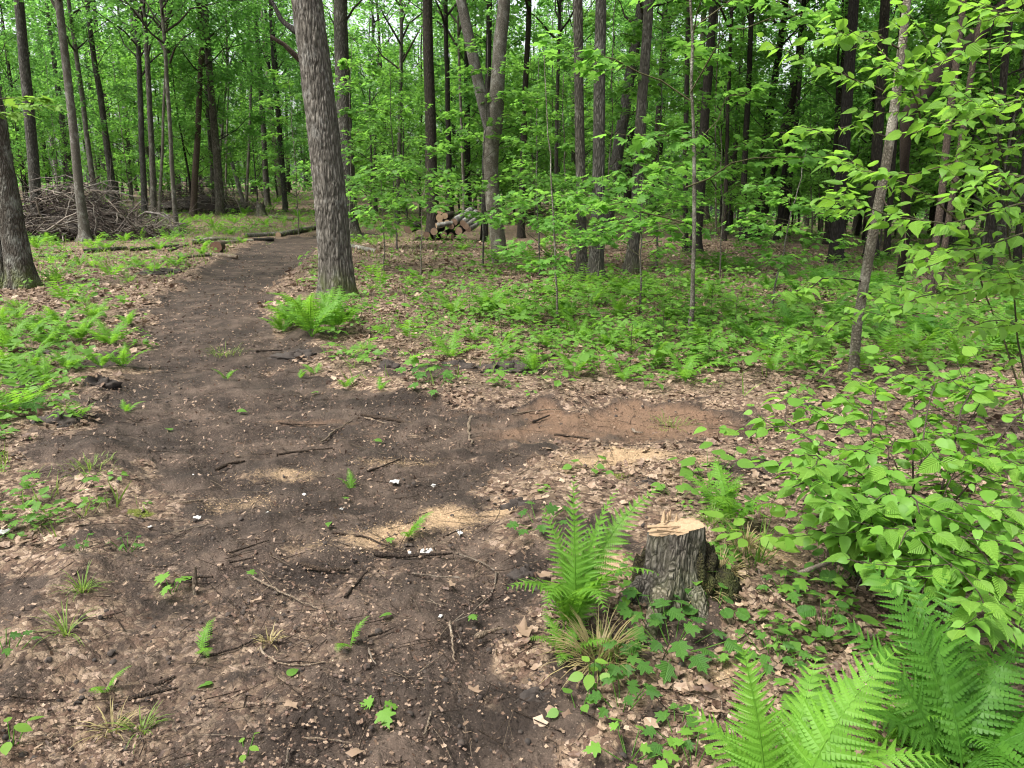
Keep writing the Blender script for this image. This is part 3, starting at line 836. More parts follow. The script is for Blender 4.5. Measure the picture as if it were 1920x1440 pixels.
def woods():
    rs = np.random.RandomState(77)
    tm = [trunk_mesh("far_trunk", 500 + i, (rs.normal(0, .045), rs.normal(0, .02)), .11 + .035 * (i % 4), 15.5, M[['bark_dark_shaded', 'bark', 'bark_dark_shaded', 'bark_dark_shaded', 'bark', 'bark_pale'][i % 6]], 7, 10, .3, .02)[0] for i in range(12)]
    um = [trunk_mesh("pole_trunk", 540 + i, (rs.normal(0, .05), rs.normal(0, .03)), .032 + .012 * (i % 3), 8.5, M[['bark_pale', 'bark', 'bark_dark_shaded'][i % 3]], 5, 8, .2, .03)[0] for i in range(6)]
    spots = []
    def ok(x, y, d):
        return all((x - a) ** 2 + (y - b) ** 2 > d * d for a, b in TREE_POS)
    tries = 0
    while len(spots) < 275 and tries < 20000:
        tries += 1
        y = 24 + 66 * rs.rand() ** 1.35
        x = rs.uniform(-.72, .72) * y
        kd = 'u' if rs.rand() < (.60 if y < 52 else .45) else ('c' if rs.rand() < .4 else 'm')
        u = 960 + x / y * 1400
        if u < 640 and y < 36 and u > -80: continue
        if kd == 'u' and u < 640 and y < 44: continue
        if 480 < u < 1250 and y < 33: continue
        if 480 < u < 700 and y < 44: continue
        if not ok(x, y, .9 if kd == 'u' else 1.3): continue
        TREE_POS.append((x, y))
        spots.append((x, y, kd))
    # a nearer row of understorey on both flanks and in the right hand woods
    for (x, y, kd) in ((-23, 31, 'c'), (-24, 35, 'u'), (12, 20, 'u'), (14, 22.5, 'm'), (15.5, 19, 'u'), (17.5, 25, 'm'), (9.8, 24, 'u'), (12.2, 27, 'm'), (19, 22, 'c'), (13.5, 17, 'c'), (16.8, 29, 'm'), (24, 26, 'u'), (9, 33, 'u'), (13, 34, 'u'), (17.5, 36, 'u'), (21, 34, 'u'), (6, 37, 'u'), (24, 38, 'u'), (11, 40, 'u'), (15.2, 43, 'u'), (2, 39, 'u'), (-1.5, 41, 'u'), (19, 30, 'u'), (22.5, 29, 'u'), (27, 33, 'u'), (-25, 40, 'm'), (-20, 42, 'u'), (-16, 40, 'u'), (-12, 42, 'm'), (-9.5, 45, 'u'), (-6, 43, 'u'), (-27, 44, 'u'), (-14, 38, 'm'), (-18.5, 37, 'm'), (-22, 46, 'u'), (-8, 39, 'm'), (-29, 42, 'm'), (-11, 48, 'u'), (-3.5, 46, 'm')):
        spots.append((x, y, kd))
    spots.sort(key=lambda s: 960 + s[0] / s[1])
    cnt = {}
    for x, y, kd in sorted(spots, key=lambda s: s[0] / s[1]):
        z = hz(x, y)
        u = seen_u((x, y, z + 1))
        zo = zone_of(u)
        far = "nearer" if y < 34 else "distant" if y < 58 else "very distant"
        key = (zo, far, kd)
        k = cnt[key] = cnt.get(key, -1) + 1
        what = {'u': "leafy young tree", 'm': "slim leafy trunk", 'c': "tall bare trunk"}[kd]
        lab = f"{ORD[k]} {far} {what} from the left between {zo[0]} and {zo[1]}"
        s = rs.uniform(.85, 1.2)
        t = thing("tree", lab, "tree", (x, y, z), rs.uniform(0, 6.28), {'u': "young trees in the woods behind", 'm': "slim trees in the woods behind", 'c': "tall trees in the woods behind"}[kd], s)
        if kd == 'u':
            link("trunk", um[rs.randint(6)], t)
            add_crown(t, UND[rs.randint(5)], (0, 0, 0), 0, rs.uniform(.95, 1.25))
        else:
            link("trunk", tm[rs.randint(12)], t)
            pool = CAN if kd == 'c' else MID
            add_crown(t, pool[rs.randint(len(pool))], (0, 0, 0), 0, 1)
woods()

# a far belt of woodland closing the view
def far_belt():
    rs = np.random.RandomState(15)
    mb = MB()
    n = 78000
    y = 118 - 62 * rs.rand(n) ** 1.6
    x = rs.uniform(-.85, .85, n) * y
    z = H(x, y) + rs.rand(n) ** 1.25 * 19
    gap = vnoise(x * .16, z * .22, y * .1, 8)
    keep = (gap > .27) | (z < 5.5)
    tcl = vnoise(x * .35, z * .45, y * .3, 9)
    x, y, z = x[keep], y[keep], z[keep]
    m = len(x)
    d = rs.normal(0, 1, (m, 3)) * [1, 1, .3]
    place(mb, LEAF_SIMPLE, np.stack([x, y, z], -1), d, UPZ + rs.normal(0, .5, (m, 3)), rs.uniform(.3, .62, m) * (y / 105), np.clip(rs.normal(0, .12, m) + tcl[keep], 0, 1))
    kind(link("distant_foliage", mb.mesh("distant_foliage", M['wood_leaf'], False)), "stuff")
    rs2 = np.random.RandomState(16)
    mb = MB()
    for i in range(150):
        yy = rs2.uniform(88, 114)
        xx = rs2.uniform(-.8, .8) * yy
        zz = hz(xx, yy)
        add_tube(mb, curve((xx, yy, zz - .2), (xx + rs2.normal(0, .5), yy, zz + 17), 0, 5, .02, rs2), np.linspace(.17, .08, 5), 5, rs2.rand())
    kind(link("distant_woods", mb.mesh("distant_woods", M['bark_dark_shaded'])), "stuff")
far_belt()

# ------------------------------------------------------------------ leafy saplings in the clearing
SAP = [crown_mesh("sapling_crown", 200 + i, .65, 1.9, .95, 11, 12, LEAF_MAPLE, .12, M['maple'], .32, .006, (.02, .35), 4) for i in range(5)]
SAPL = [crown_mesh("tall_sapling_crown", 220 + i, .9, 4.2, 1.05, 17, 14, LEAF_MAPLE, .13, M['maple'], .32, .008, (.05, .5), 4) for i in range(5)]
SEED = [crown_mesh("seedling_crown", 240 + i, .18, .62, .34, 6, 6, LEAF_MAPLE, .085, M['herb'], .3, .003, (.05, .5), 2) for i in range(5)]
def sapling(u, v, u1, v1, hgt, pool, label, bark='bark_pale', r=.014, csc=1.0, seed=0, group="leafy maple saplings in the clearing", rz=None):
    B = at(u, v)
    T = at_y(u1, v1, B[1])
    lean = (T[0] - B[0]) / max(.3, T[2] - B[2])
    rs = np.random.RandomState(seed)
    t = thing("sapling", label, "sapling", B, 0, group)
    me, P = trunk_mesh("stem", 700 + seed, (lean, rs.normal(0, .03)), r, hgt, M[bark], 6, 12, .25, .028, .3, .15)
    link("trunk", me, t)
    zc = hgt * .55
    off = (float(np.interp(zc, P[:, 2], P[:, 0])), float(np.interp(zc, P[:, 2], P[:, 1])), 0)
    add_crown(t, pool[seed % len(pool)], off, seed * 1.7 if rz is None else rz, csc)
    return t
SAPS = [
 (788, 520, 800, 330, 2.0, 'S', "bright leafy maple sapling in front of the log stack's left trunk", 1.10),
 (1012, 520, 1010, 380, 1.9, 'S', "spreading maple sapling right of the forked tree", .95),
 (1120, 548, 1124, 380, 1.9, 'S', "maple sapling whose leaves cross the foot of the tight grey pair", .9),
 (1200, 590, 1206, 420, 1.7, 'S', "airy maple sapling in front of the mossy footed trunk", .9),
 (720, 510, 715, 350, 1.8, 'S', "low spreading maple sapling just right of the big oak", 1.05),
 (905, 500, 915, 170, 4.4, 'L', "tall thin maple sapling whose light sprays cross the forked tree", .95),
 (745, 470, 735, 150, 4.6, 'L', "tall maple sapling with yellow green sprays right of the oak", 1.0),
 (1072, 505, 1062, 250, 3.6, 'L', "maple sapling spreading leaves before the tight grey pair", .9),
 (1042, 610, 1036, 330, 3.0, 'S', "thin wiry sapling with few leaves in the middle of the green patch", .8),
 (1440, 590, 1490, 380, 2.2, 'S', "sapling with pale stem in the ferns left of the mottled sapling", .85),
 (1350, 520, 1352, 330, 2.6, 'S', "maple sapling before the dark leaning trunks", 1.15),
 (655, 470, 660, 20, 5.0, 'L', "tall maple with leaves hanging beside the oak's right side", 1.1),
 (560, 440, 540, 60, 5.0, 'L', "leafy maple pole behind the oak's left side", 1.15),
 (1230, 500, 1246, 100, 4.6, 'L', "tall maple sapling with sprays between the mossy footed and the black trunk", 1.15),
 (1010, 470, 1006, 120, 4.6, 'L', "slender maple with yellow sprays right of the slim dark trunk", .9),
 (1130, 500, 1145, 60, 5.0, 'L', "leafy maple rising in front of the right leaning grey trunk", 1.1),
]
for i, (u, v, u1, v1, h, pk, lab, cs) in enumerate(SAPS):
    sapling(u, v, u1, v1, h, SAP if pk == 'S' else SAPL, lab, seed=i + 1, csc=cs, r=.013 if pk == 'S' else .02)
sapling(1296, 640, 1290, 0, 4.9, SAPL, "mottled pale barked maple sapling with sprays at head height", 'bark_pale', .024, 1.1, 31, None, 1.2)

LOWS = [(700, 600), (760, 590), (820, 615), (880, 600), (940, 640), (730, 640), (680, 620), (800, 655), (1000, 600), (870, 560), (960, 570), (1060, 560), (1200, 600), (1260, 570), (1110, 610), (1330, 610), (1390, 560), (1010, 680), (1180, 690), (1330, 690), (1240, 650), (1380, 640)]
def seen_side(u, v):
    out = []
    return out
def near_name(u, v, marks):
    """place in words: nearest landmark on the ground and the side of it"""
    p = at(u, v)
    best = min(marks, key=lambda m: math.hypot(*(at(m[0], m[1])[:2] - p[:2])))
    q = at(best[0], best[1])
    d = math.hypot(*(p[:2] - q[:2]))
    side = ("right of" if p[0] > q[0] else "left of") if abs(p[0] - q[0]) > abs(p[1] - q[1]) * .8 else ("behind" if p[1] > q[1] else "in front of")
    near = "close" if d < .7 else "a step" if d < 1.4 else "two steps" if d < 2.3 else "some way"
    return near, side, best[2]
MARKS = [(634, 556, "the big oak"), (1105, 524, "the tight grey pair"), (1296, 640, "the mottled maple sapling"), (1600, 700, "the brown mottled sapling"), (1265, 1120, "the cut stump"), (38, 540, "the mossy left edge tree"), (938, 492, "the pale forked tree"), (1042, 610, "the thin wiry sapling"), (1440, 590, "the pale stemmed sapling"), (1182, 512, "the mossy footed trunk"), (970, 690, "the dark soil bank"), (1330, 780, "the end of the brown spur"), (280, 700, "the path's bend"), (130, 785, "the torn soil at left")]
used = {}
def placed_label(what, u, v, tail=""):
    near, side, mk = near_name(u, v, MARKS)
    for wd in ("", "small ", "low ", "bright ", "pale ", "slender ", "leafy ", "fresh ", "young ", "airy ", "loose ", "soft "):
        lab = f"{wd}{what} {near} {side} {mk}{tail}"
        if lab not in used:
            used[lab] = 1
            return lab
    lab = f"{what} {near} {side} {mk}, another"
    k = used.get(what, 0)
    used[what] = k + 1
    return f"{ORD[k % 20]} of the like {what}s {near} {side} {mk}"
for i, (u, v) in enumerate(LOWS):
    rs = np.random.RandomState(900 + i)
    B = at(u, v)
    s = rs.uniform(.45, .85)
    t = thing("seedling", placed_label("maple seedling", u, v), "seedling", B, rs.uniform(0, 6.28), "maple seedlings on the forest floor", s)
    mb = MB()
    add_tube(mb, curve((0, 0, -.02), (.02, .01, .6), 0, 5, .03, rs), np.linspace(.006, .003, 5), 4)
    link("stem", mb.mesh("seedling_stem", M['twig']), t)
    add_crown(t, SEED[i % 5], (0, 0, 0), 0, 1)

# ------------------------------------------------------------------ ferns
def pinna_mesh(name, k, mat, lob=.5, w=.15):
    """one leaflet with k toothed lobes a side, length 1 along +Y"""
    V, F = [], []
    ys = np.linspace(0, 1, k + 1)
    def wd(y): return w * (1 - y) ** .7 * (.75 + .25 * math.sin(PI * min(1, y * 2 + .3)))
    mid = [[0, y, -.12 * y * y] for y in ys]
    V += mid
    for s in (1, -1):
        for i in range(k):
            y0, y1 = ys[i], ys[i + 1]
            a = len(V)
            W = wd((y0 + y1) / 2)
            h = y1 - y0
            V += [[s * W, y0 + h * .95, -.12 * y1 * y1 + .02], [s * W * .92, y0 + h * .42, -.12 * y0 * y0 + .02], [s * W * lob, y0 + h * .12, -.12 * y0 * y0 + .01]]
            tri = [[i, a + 2, a + 1], [i, a + 1, i + 1], [i + 1, a + 1, a]]
            F += tri if s > 0 else [t[::-1] for t in tri]
    mb = MB()
    mb.add(V, F, .5)
    return (np.array(V, float), np.array(F)), mb.mesh(name, mat, False)
PIN_FINE, PIN_FINE_ME = pinna_mesh("pinna", 11, M['fern'], .35, .20)
PIN_BROAD, PIN_BROAD_ME = pinna_mesh("pinna_broad", 12, M['fern_light'], .86, .165)
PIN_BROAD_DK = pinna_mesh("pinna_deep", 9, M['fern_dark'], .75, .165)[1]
PIN_LOW, _ = pinna_mesh("pinna_low", 4, M['fern'], .4, .19)
def rachis(L, e0, e1, n=24, twist=0.0):
    """points of a frond stalk rising in the YZ plane"""
    t = np.linspace(0, 1, n)
    e = e0 + (e1 - e0) * t ** 1.4
    az = twist * t ** 2
    d = np.stack([np.sin(az) * np.cos(e), np.cos(az) * np.cos(e), np.sin(e)], -1)
    P = np.concatenate([[[0, 0, 0]], np.cumsum(d[:-1] * (L / (n - 1)), 0)])
    return P, d
def frond_layout(L, e0, e1, pairs, width, seed, stipe=.16, twist=0.0, fwd=.35, roll=0.0, droop=.15):
    rs = np.random.RandomState(seed)
    P, D = rachis(L, e0, e1, 24, twist)
    ts = np.linspace(stipe, .985, pairs)
    out = []
    for i, t in enumerate(ts):
        q = t * 23
        k = min(22, int(q))
        p = P[k] + (P[k + 1] - P[k]) * (q - k)
        d = D[k]
        s = np.array([math.cos(twist * t * t), -math.sin(twist * t * t), 0])
        up = np.cross(s, d)
        if roll: s, up = s * math.cos(roll) + up * math.sin(roll), up * math.cos(roll) - s * math.sin(roll)
        f = (t - stipe) / (1 - stipe)
        w = width * min(1, (.55 + 1.7 * f)) * (1 - f) ** .72 * 1.25 + .008
        for sg in (1, -1):
            dr = s * sg + d * (fwd + .45 * f + rs.uniform(-.12, .12)) - up * (droop + rs.uniform(-.22, .22))
            out.append((p, dr, up + s * sg * .12 + rs.normal(0, .06, 3), w * rs.uniform(.80, 1.08)))
    return P, out
def frond_mesh(name, L, e0, e1, pairs, width, seed, mat, proto=None, **kw):
    P, lay = frond_layout(L, e0, e1, pairs, width, seed, **kw)
    mb = MB()
    rs = np.random.RandomState(seed)
    place(mb, proto or PIN_LOW, [l[0] for l in lay], [l[1] for l in lay], [l[2] for l in lay], [l[3] for l in lay], rs.uniform(.3, .7, len(lay)))
    add_tube(mb, P[::3], np.linspace(.0035, .001, len(P[::3])), 3, .3)
    return mb.mesh(name, mat, False)
FR = [frond_mesh("frond", .62, 1.25 - .1 * i, .15 - .2 * i, 20, .135, 40 + i, M['fern'], twist=(.4 if i % 2 else -.3)) for i in range(4)]
FRD = [frond_mesh("frond_deep", .62, 1.15 - .1 * i, .05 - .2 * i, 20, .135, 50 + i, M['fern_dark'], twist=(.4 if i % 2 else -.3)) for i in range(3)]
def fern(u, v, size, n, seed, label, deep=False, group="ferns on the forest floor", spread=1.0, one=False, up=1.0):
    B = at(u, v)
    rs = np.random.RandomState(seed)
    t = thing("fern", label, "fern", B - np.array([0, 0, .01]), rs.uniform(0, 6.28), group, size)
    pool = FRD if deep else FR
    for k in range(n):
        a = k * 2 * PI / n * spread + rs.uniform(-.35, .35)
        link("frond", pool[rs.randint(len(pool))], t, (0, 0, 0), (rs.uniform(-.15, .15), 0, a), rs.uniform(.7, 1.1))
    return t
FERNS = [  # u, v, size, fronds, deep
 (112, 615, 1.0, 7), (152, 640, 1.1, 8), (205, 650, 1.0, 7), (232, 690, .8, 5), (62, 625, 1.0, 7), (20, 660, 1.1, 7), (128, 695, .9, 6), (175, 600, .9, 6), (60, 690, .9, 6), (15, 700, .9, 6), (240, 610, .7, 5), (95, 655, .9, 6), (190, 690, .7, 5), (35, 600, .8, 6), (8, 610, .9, 6), (88, 720, .7, 5),
 (545, 612, 1.0, 7), (585, 632, 1.25, 8), (630, 620, 1.15, 7), (560, 585, .9, 6), (610, 600, 1.0, 6), (530, 625, .8, 6), (650, 605, .9, 6),
 (918, 592, 1.15, 7), (850, 590, .9, 6), (985, 605, .8, 5), (848, 672, .75, 5), (1078, 705, .75, 4), (1088, 640, .8, 5), (1000, 700, .7, 4), (1140, 655, .8, 5), (1190, 640, .9, 6), (1170, 715, .65, 4), (1280, 715, .8, 5), (1235, 690, .7, 4), (1320, 655, .8, 5), (1110, 575, .9, 6), (1250, 600, .8, 6), (1060, 600, .8, 5), (1160, 600, .8, 6), (1400, 640, .9, 6), (1370, 600, .9, 6), (1430, 655, .8, 5), (1480, 620, .9, 6), (940, 655, .7, 4), (1030, 655, .7, 4), (890, 640, .7, 4), (1330, 560, .9, 6), (1290, 540, .9, 6), (1440, 545, .9, 6), (1400, 515, .9, 6), (1500, 560, 1.0, 6), (1540, 540, 1.0, 6), (1480, 530, .9, 6), (1560, 600, .9, 6), (1640, 560, 1.0, 6), (1700, 600, 1.0, 6), (1650, 640, .9, 6), (1760, 640, 1.0, 6), (1820, 600, 1.0, 6), (1860, 660, 1.1, 6), (1900, 600, 1.0, 6), (1720, 660, .9, 6), (1800, 690, .9, 6), (1840, 560, 1.0, 6), (1550, 650, .8, 5), (1500, 690, .7, 5), (1450, 700, .7, 4),
 (90, 455, 1.1, 6), (70, 468, 1.0, 6), (200, 470, 1.0, 6), (235, 455, 1.0, 5), (150, 500, .9, 5), (330, 500, .9, 6), (380, 480, .9, 6), (260, 500, .9, 5), (440, 420, 1.1, 6), (500, 425, 1.1, 6), (345, 430, 1.1, 6), (400, 430, 1.0, 6), (300, 470, 1.0, 6), (560, 410, 1.2, 6), (460, 402, 1.2, 6), (20, 500, .9, 6),
]
for i, (u, v, s, n) in enumerate(FERNS):
    deep = u > 1380 and v < 660  # ferns in the right woods get their shade as a darker green
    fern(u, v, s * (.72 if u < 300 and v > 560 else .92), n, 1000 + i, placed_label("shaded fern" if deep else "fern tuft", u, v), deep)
for u, v, s, lab in ((655, 1212, .26, "tiny upright fern sprout alone in the dark soil near the bottom"), (660, 922, .26, "tiny fern sprout between the sawdust patches"), (375, 1225, .26, "yellow green fern sprout left of the crooked twigs"), (711, 732, .36, "little ladder shaped fern at the path's upper bank"), (648, 728, .34, "little slanting fern left of the ladder shaped one"), (592, 702, .34, "small fern sprout where path and bank meet"), (562, 710, .26, "low fern sprout on the left of the bank"), (766, 1008, .30, "small feathery fern in the sawdust"), (425, 712, .34, "sprout of fern at the middle of the path bend"), (195, 1300, .24, "tiny fern sprout in the leaf litter at lower left"), (236, 775, .3, "single upright fern at the path's left edge")):
    fern(u, v, s, 2 if s < .3 else 3, int(u + v), lab, group="small fern sprouts on the soil", spread=.6)

def big_fern(name, label, B, fronds, pin_me, mat, seed):
    """foreground fern: every frond is a part, its leaflets are sub-parts"""
    t = thing(name, label, "fern", B)
    rs = np.random.RandomState(seed)
    for k, (az, L, e0, e1, pairs, width, twist, roll) in enumerate(fronds):
        P, lay = frond_layout(L, e0, e1, pairs, width, seed + k, stipe=.14, twist=twist, roll=roll, fwd=.28)
        mb = MB()
        add_tube(mb, P[::2], np.linspace(.0045, .001, len(P[::2])), 5, .45)
        fr = link("frond", mb.mesh("rachis", mat), t, (rs.uniform(-.03, .03), rs.uniform(-.03, .03), -.01), (0, 0, az))
        for p, d, n, w in lay:
            link("leaflet", pin_me, fr, mat=mat4(p, d, n, w))
    return t
R_ = math.radians
# az is the turn about Z: 0 leans away from the camera, + to the left, - to the right
B1 = at(1068, 1180)
big_fern("fern", "tall bright lady fern left of the cut stump", B1, [
 (R_(14), .60, 1.52, 1.25, 25, .08, .3, .6), (R_(-66), .68, 1.42, .15, 27, .095, -.2, -.3), (R_(-35), .58, 1.5, .65, 25, .085, .3, .3), (R_(50), .48, 1.45, .75, 23, .08, .3, .3), (R_(-155), .50, 1.42, -.45, 23, .085, .3, .0), (R_(170), .52, 1.45, -.5, 23, .085, .2, .2), (R_(-120), .52, 1.45, -.2, 23, .085, .2, .3), (R_(130), .42, 1.4, -.3, 21, .075, .3, .2), (R_(-20), .42, 1.45, .6, 20, .075, .2, -.3)], PIN_FINE_ME, M['fern'], 61)
B2 = at(1450, 1570)
big_fern("fern", "large bright green fern at the bottom, closest to the camera", B2, [
 (R_(48), .55, 1.48, 1.15, 24, .09, .12, .9), (R_(-66), .62, 1.35, .25, 24, .135, -.1, -.3), (R_(-30), .48, 1.2, .4, 21, .11, .1, .2), (R_(-95), .50, 1.1, -.2, 21, .12, .1, .0), (R_(55), .42, 1.2, .1, 20, .10, .1, .1), (R_(5), .46, 1.25, .6, 20, .10, .1, .3), (R_(-135), .40, 1.0, .0, 18, .11, .1, .1), (R_(170), .40, 1.1, -.1, 18, .10, .1, .1)], PIN_BROAD_ME, M['fern_light'], 71)
B3 = at(1785, 1470)
big_fern("fern", "wide deep green fern under the hazel bush at lower right", B3, [
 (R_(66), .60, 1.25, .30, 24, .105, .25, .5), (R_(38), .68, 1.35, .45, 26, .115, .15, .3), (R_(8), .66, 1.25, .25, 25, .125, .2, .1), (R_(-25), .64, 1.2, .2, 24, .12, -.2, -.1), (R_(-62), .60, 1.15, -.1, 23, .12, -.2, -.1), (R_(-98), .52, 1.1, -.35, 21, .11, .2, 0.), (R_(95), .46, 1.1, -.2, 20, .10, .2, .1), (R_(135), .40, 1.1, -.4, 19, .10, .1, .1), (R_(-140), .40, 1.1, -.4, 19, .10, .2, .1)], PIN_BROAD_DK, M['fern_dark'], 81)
fern(1372, 985, .72, 5, 71, "upright fern behind the cut stump", up=1)
fern(1350, 960, .5, 4, 72, "lower fern just behind and left of the upright one", up=1)
fern(1770, 1400, .62, 6, 74, "low lacy fern at the bottom right under the wide fern", True)
fern(1880, 1440, .6, 6, 75, "lacy fern in the bottom right corner", True)
fern(1660, 1400, .45, 5, 76, "little fern between the bright fern and the deep green fern", False)
fern(1060, 1230, .36, 5, 77, "small fern at the foot of the tall lady fern", False)

# ------------------------------------------------------------------ broad-leaved herbs near the stump
def leaf_me(name, proto, mat):
    mb = MB()
    mb.add(proto[0], proto[1], .5)
    return mb.mesh(name, mat, True)
LM = {'round': leaf_me("herb_leaf_round", LEAF_ROUND, M['herb_blue']), 'maple': leaf_me("herb_leaf_maple", LEAF_MAPLE, M['herb_blue']), 'ovate': leaf_me("herb_leaf_ovate", LEAF_OVATE3, M['herb']), 'lime': leaf_me("herb_leaf_lime", LEAF_BEECH, M['lime']), 'maplel': leaf_me("herb_leaf_light", LEAF_MAPLE, M['hazel'])}
def herb(u, v, kind_, n, ls, hgt, rad, label, seed):
    rs = np.random.RandomState(seed)
    B = at(u, v)
    t = thing("herb", label, "plant", B, 0, None)
    mb = MB()
    spots = []
    for k in range(n):
        a = k * 2.4 + rs.uniform(-.4, .4)
        r = rad * math.sqrt((k + .6) / n)
        z = hgt * rs.uniform(.55, 1.1)
        x, y = r * math.cos(a), r * math.sin(a)
        p = np.array([x, y, z + hz(B[0] + x, B[1] + y) - B[2]])
        add_tube(mb, curve((x * .25, y * .25, -.01), p, .0, 4), [.0025, .002, .002, .0015], 3, .4)
        spots.append((p, a))
    link("stem", mb.mesh("herb_stem", M['herb']), t)
    for p, a in spots:
        d = np.array([math.cos(a), math.sin(a), rs.uniform(-.35, .1)])
        link("leaf", LM[kind_], t, mat=mat4(p, d, UPZ + rs.normal(0, .22, 3) + np.array([0, -.25, 0]), ls * rs.uniform(.7, 1.15)))
    return t
HERBS = [
 (1262, 1215, 'maple', 16, .075, .09, .20, "patch of lobed bluish green leaves in front of the cut stump"),
 (1215, 1160, 'maple', 9, .07, .08, .12, "lobed bluish green leaves at the stump's lower left"),
 (1282, 1115, 'round', 3, .085, .10, .05, "two broad round leaves against the stump's front"),
 (1185, 1085, 'maple', 6, .05, .06, .06, "small ring of dark leaves at the stump's left foot"),
 (1340, 1150, 'round', 7, .055, .06, .09, "low round leaves on the right of the stump's foot"),
 (1450, 1235, 'maple', 18, .045, .06, .15, "dense low cluster of small ivy like leaves right of the stump"),
 (1545, 1200, 'round', 9, .058, .14, .09, "broad rounded leaves at the foot of the hazel bush"),
 (1560, 1100, 'round', 8, .062, .14, .10, "large dull round leaves under the hazel bush's left side"),
 (1410, 1060, 'lime', 16, .085, .22, .15, "bright lime young plant just right of the cut stump"),
 (1108, 1300, 'lime', 6, .05, .12, .03, "star shaped lime seedling on the leaf litter at bottom"),
 (1165, 1270, 'maple', 9, .055, .10, .08, "lobed leaves below the dry grass tuft"),
 (1165, 1330, 'maple', 10, .05, .08, .10, "darker lobed leaves under the lime star seedling"),
 (1085, 1335, 'ovate', 5, .035, .06, .07, "few oval leaves at the edge of the black soil"),
 (1270, 1385, 'maple', 8, .05, .05, .10, "light little leaves on the litter at the bottom"),
 (1180, 1420, 'maplel', 9, .05, .06, .12, "yellow green leaflets at the bottom below the litter"),
 (712, 1335, 'maplel', 3, .07, .03, .04, "torn bright maple leaves lying on the soil at the bottom"),
 (322, 1108, 'maplel', 4, .07, .05, .05, "wilted light maple seedling near the upright splinter"),
 (58, 770, 'maple', 7, .13, .10, .22, "wide maple seedling by the torn soil at the left"),
 (240, 1030, 'maple', 7, .035, .05, .08, "small green seedling in the litter left of the path"),
 (150, 1030, 'maple', 6, .03, .05, .06, "tiny green seedling on the left litter"),
 (10, 1230, 'maple', 9, .035, .07, .10, "green seedling cut by the left border"),
 (20, 1400, 'lime', 5, .045, .08, .06, "upright oval leaved seedling in the bottom left corner"),
 (460, 1415, 'lime', 4, .03, .04, .05, "small green seedling at the bottom edge"),
 (800, 712, 'maple', 7, .11, .12, .22, "bright maple seedling on the bank above the path"),
 (820, 730, 'maple', 5, .09, .08, .16, "smaller maple seedling just below the bank's bright one"),
 (1330, 900, 'ovate', 10, .09, .14, .20, "oval leaved seedlings behind the stump near the sawdust"),
 (1265, 930, 'ovate', 6, .06, .08, .10, "thin seedling between stump and sawdust"),
 (1010, 985, 'maple', 9, .06, .07, .16, "scattered leaves behind the tall lady fern"),
 (1105, 880, 'ovate', 6, .06, .05, .14, "small leaves growing in the upper sawdust"),
 (1470, 1110, 'maple', 6, .055, .05, .10, "small green leaves on litter between stump and bush"),
 (1690, 1330, 'round', 5, .06, .06, .10, "dark round leaves low between the big ferns"),
 (1300, 1440, 'maplel', 7, .05, .06, .10, "light seedlings beside the closest fern"),
]
for i, (u, v, k, n, ls, hg, rd, lab) in enumerate(HERBS):
    herb(u, v, k, n, ls, hg, rd, lab, 2000 + i)
def grass_tuft(u, v, n, L, label, mat, seed, rad=.05, dz=0.0, droop=1.0):
    rs = np.random.RandomState(seed)
    B = at(u, v)
    B[2] += dz
    mb = MB()
    for i in range(n):
        a = rs.uniform(0, 6.28)
        l = L * rs.uniform(.5, 1.1)
        o = np.array([math.cos(a), math.sin(a), 0]) * rad * rs.rand()
        e = rs.uniform(.5, 1.35)
        P = [o]
        dv = np.array([math.cos(a) * math.cos(e), math.sin(a) * math.cos(e), math.sin(e)])
        for k in range(4):
            P.append(P[-1] + dv * l / 4)
            dv = dv + np.array([0, 0, -.33 * droop])
            dv /= np.linalg.norm(dv)
        P = np.array(P)
        sdv = np.array([-math.sin(a), math.cos(a), 0])
        w = np.array([.0018, .0018, .0015, .001, .0003])[:, None] * 1.3
        V = np.concatenate([P - sdv * w, P + sdv * w])
        mb.add(V, [[k, k + 1, k + 6, k + 5] for k in range(4)], rs.rand())
    t = link("grass_tuft", mb.mesh("grass_tuft", mat, False), None, B)
    return tag(t, label, "grass tuft")
grass_tuft(1120, 1245, 170, .20, "dry yellowish grass tuft below the tall lady fern", M['dry_grass'], 1, .07)
grass_tuft(1150, 1225, 60, .17, "green grass tuft growing beside the dry one", M['grass'], 2, .05)
grass_tuft(1350, 1075, 120, .13, "dull grass tuft on the mossy mound beside the stump", M['dry_grass'], 3, .06)
grass_tuft(1395, 1050, 90, .11, "sparse dull grass on the right end of the mossy mound", M['dry_grass'], 13, .06, .07)
grass_tuft(1330, 1030, 70, .10, "short green grass on top of the mossy mound", M['grass'], 14, .06, .13)
grass_tuft(1320, 1110, 90, .12, "short dark grass hanging on the stump's right flank", M['dry_grass'], 4, .05)
grass_tuft(155, 1110, 40, .12, "thin grass tuft in the litter left of the soil", M['grass'], 5, .03)
grass_tuft(125, 1190, 24, .16, "upright wisp of grass near the left border", M['grass'], 6, .02)
grass_tuft(505, 1205, 40, .06, "faint pale grass beside the crooked twigs", M['dry_grass'], 7, .03)
grass_tuft(265, 1370, 30, .10, "green blades at the lower left", M['grass'], 8, .03)
grass_tuft(210, 1370, 30, .10, "wispy dry blades at the lower left", M['dry_grass'], 9, .04)
grass_tuft(170, 880, 80, .10, "loose grass on the left bank of the path", M['grass'], 10, .15)
grass_tuft(420, 665, 70, .14, "sparse grass in the middle of the path", M['grass'], 11, .2)
grass_tuft(1260, 800, 60, .12, "thin weeds on the right part of the brown spur", M['grass'], 12, .15)

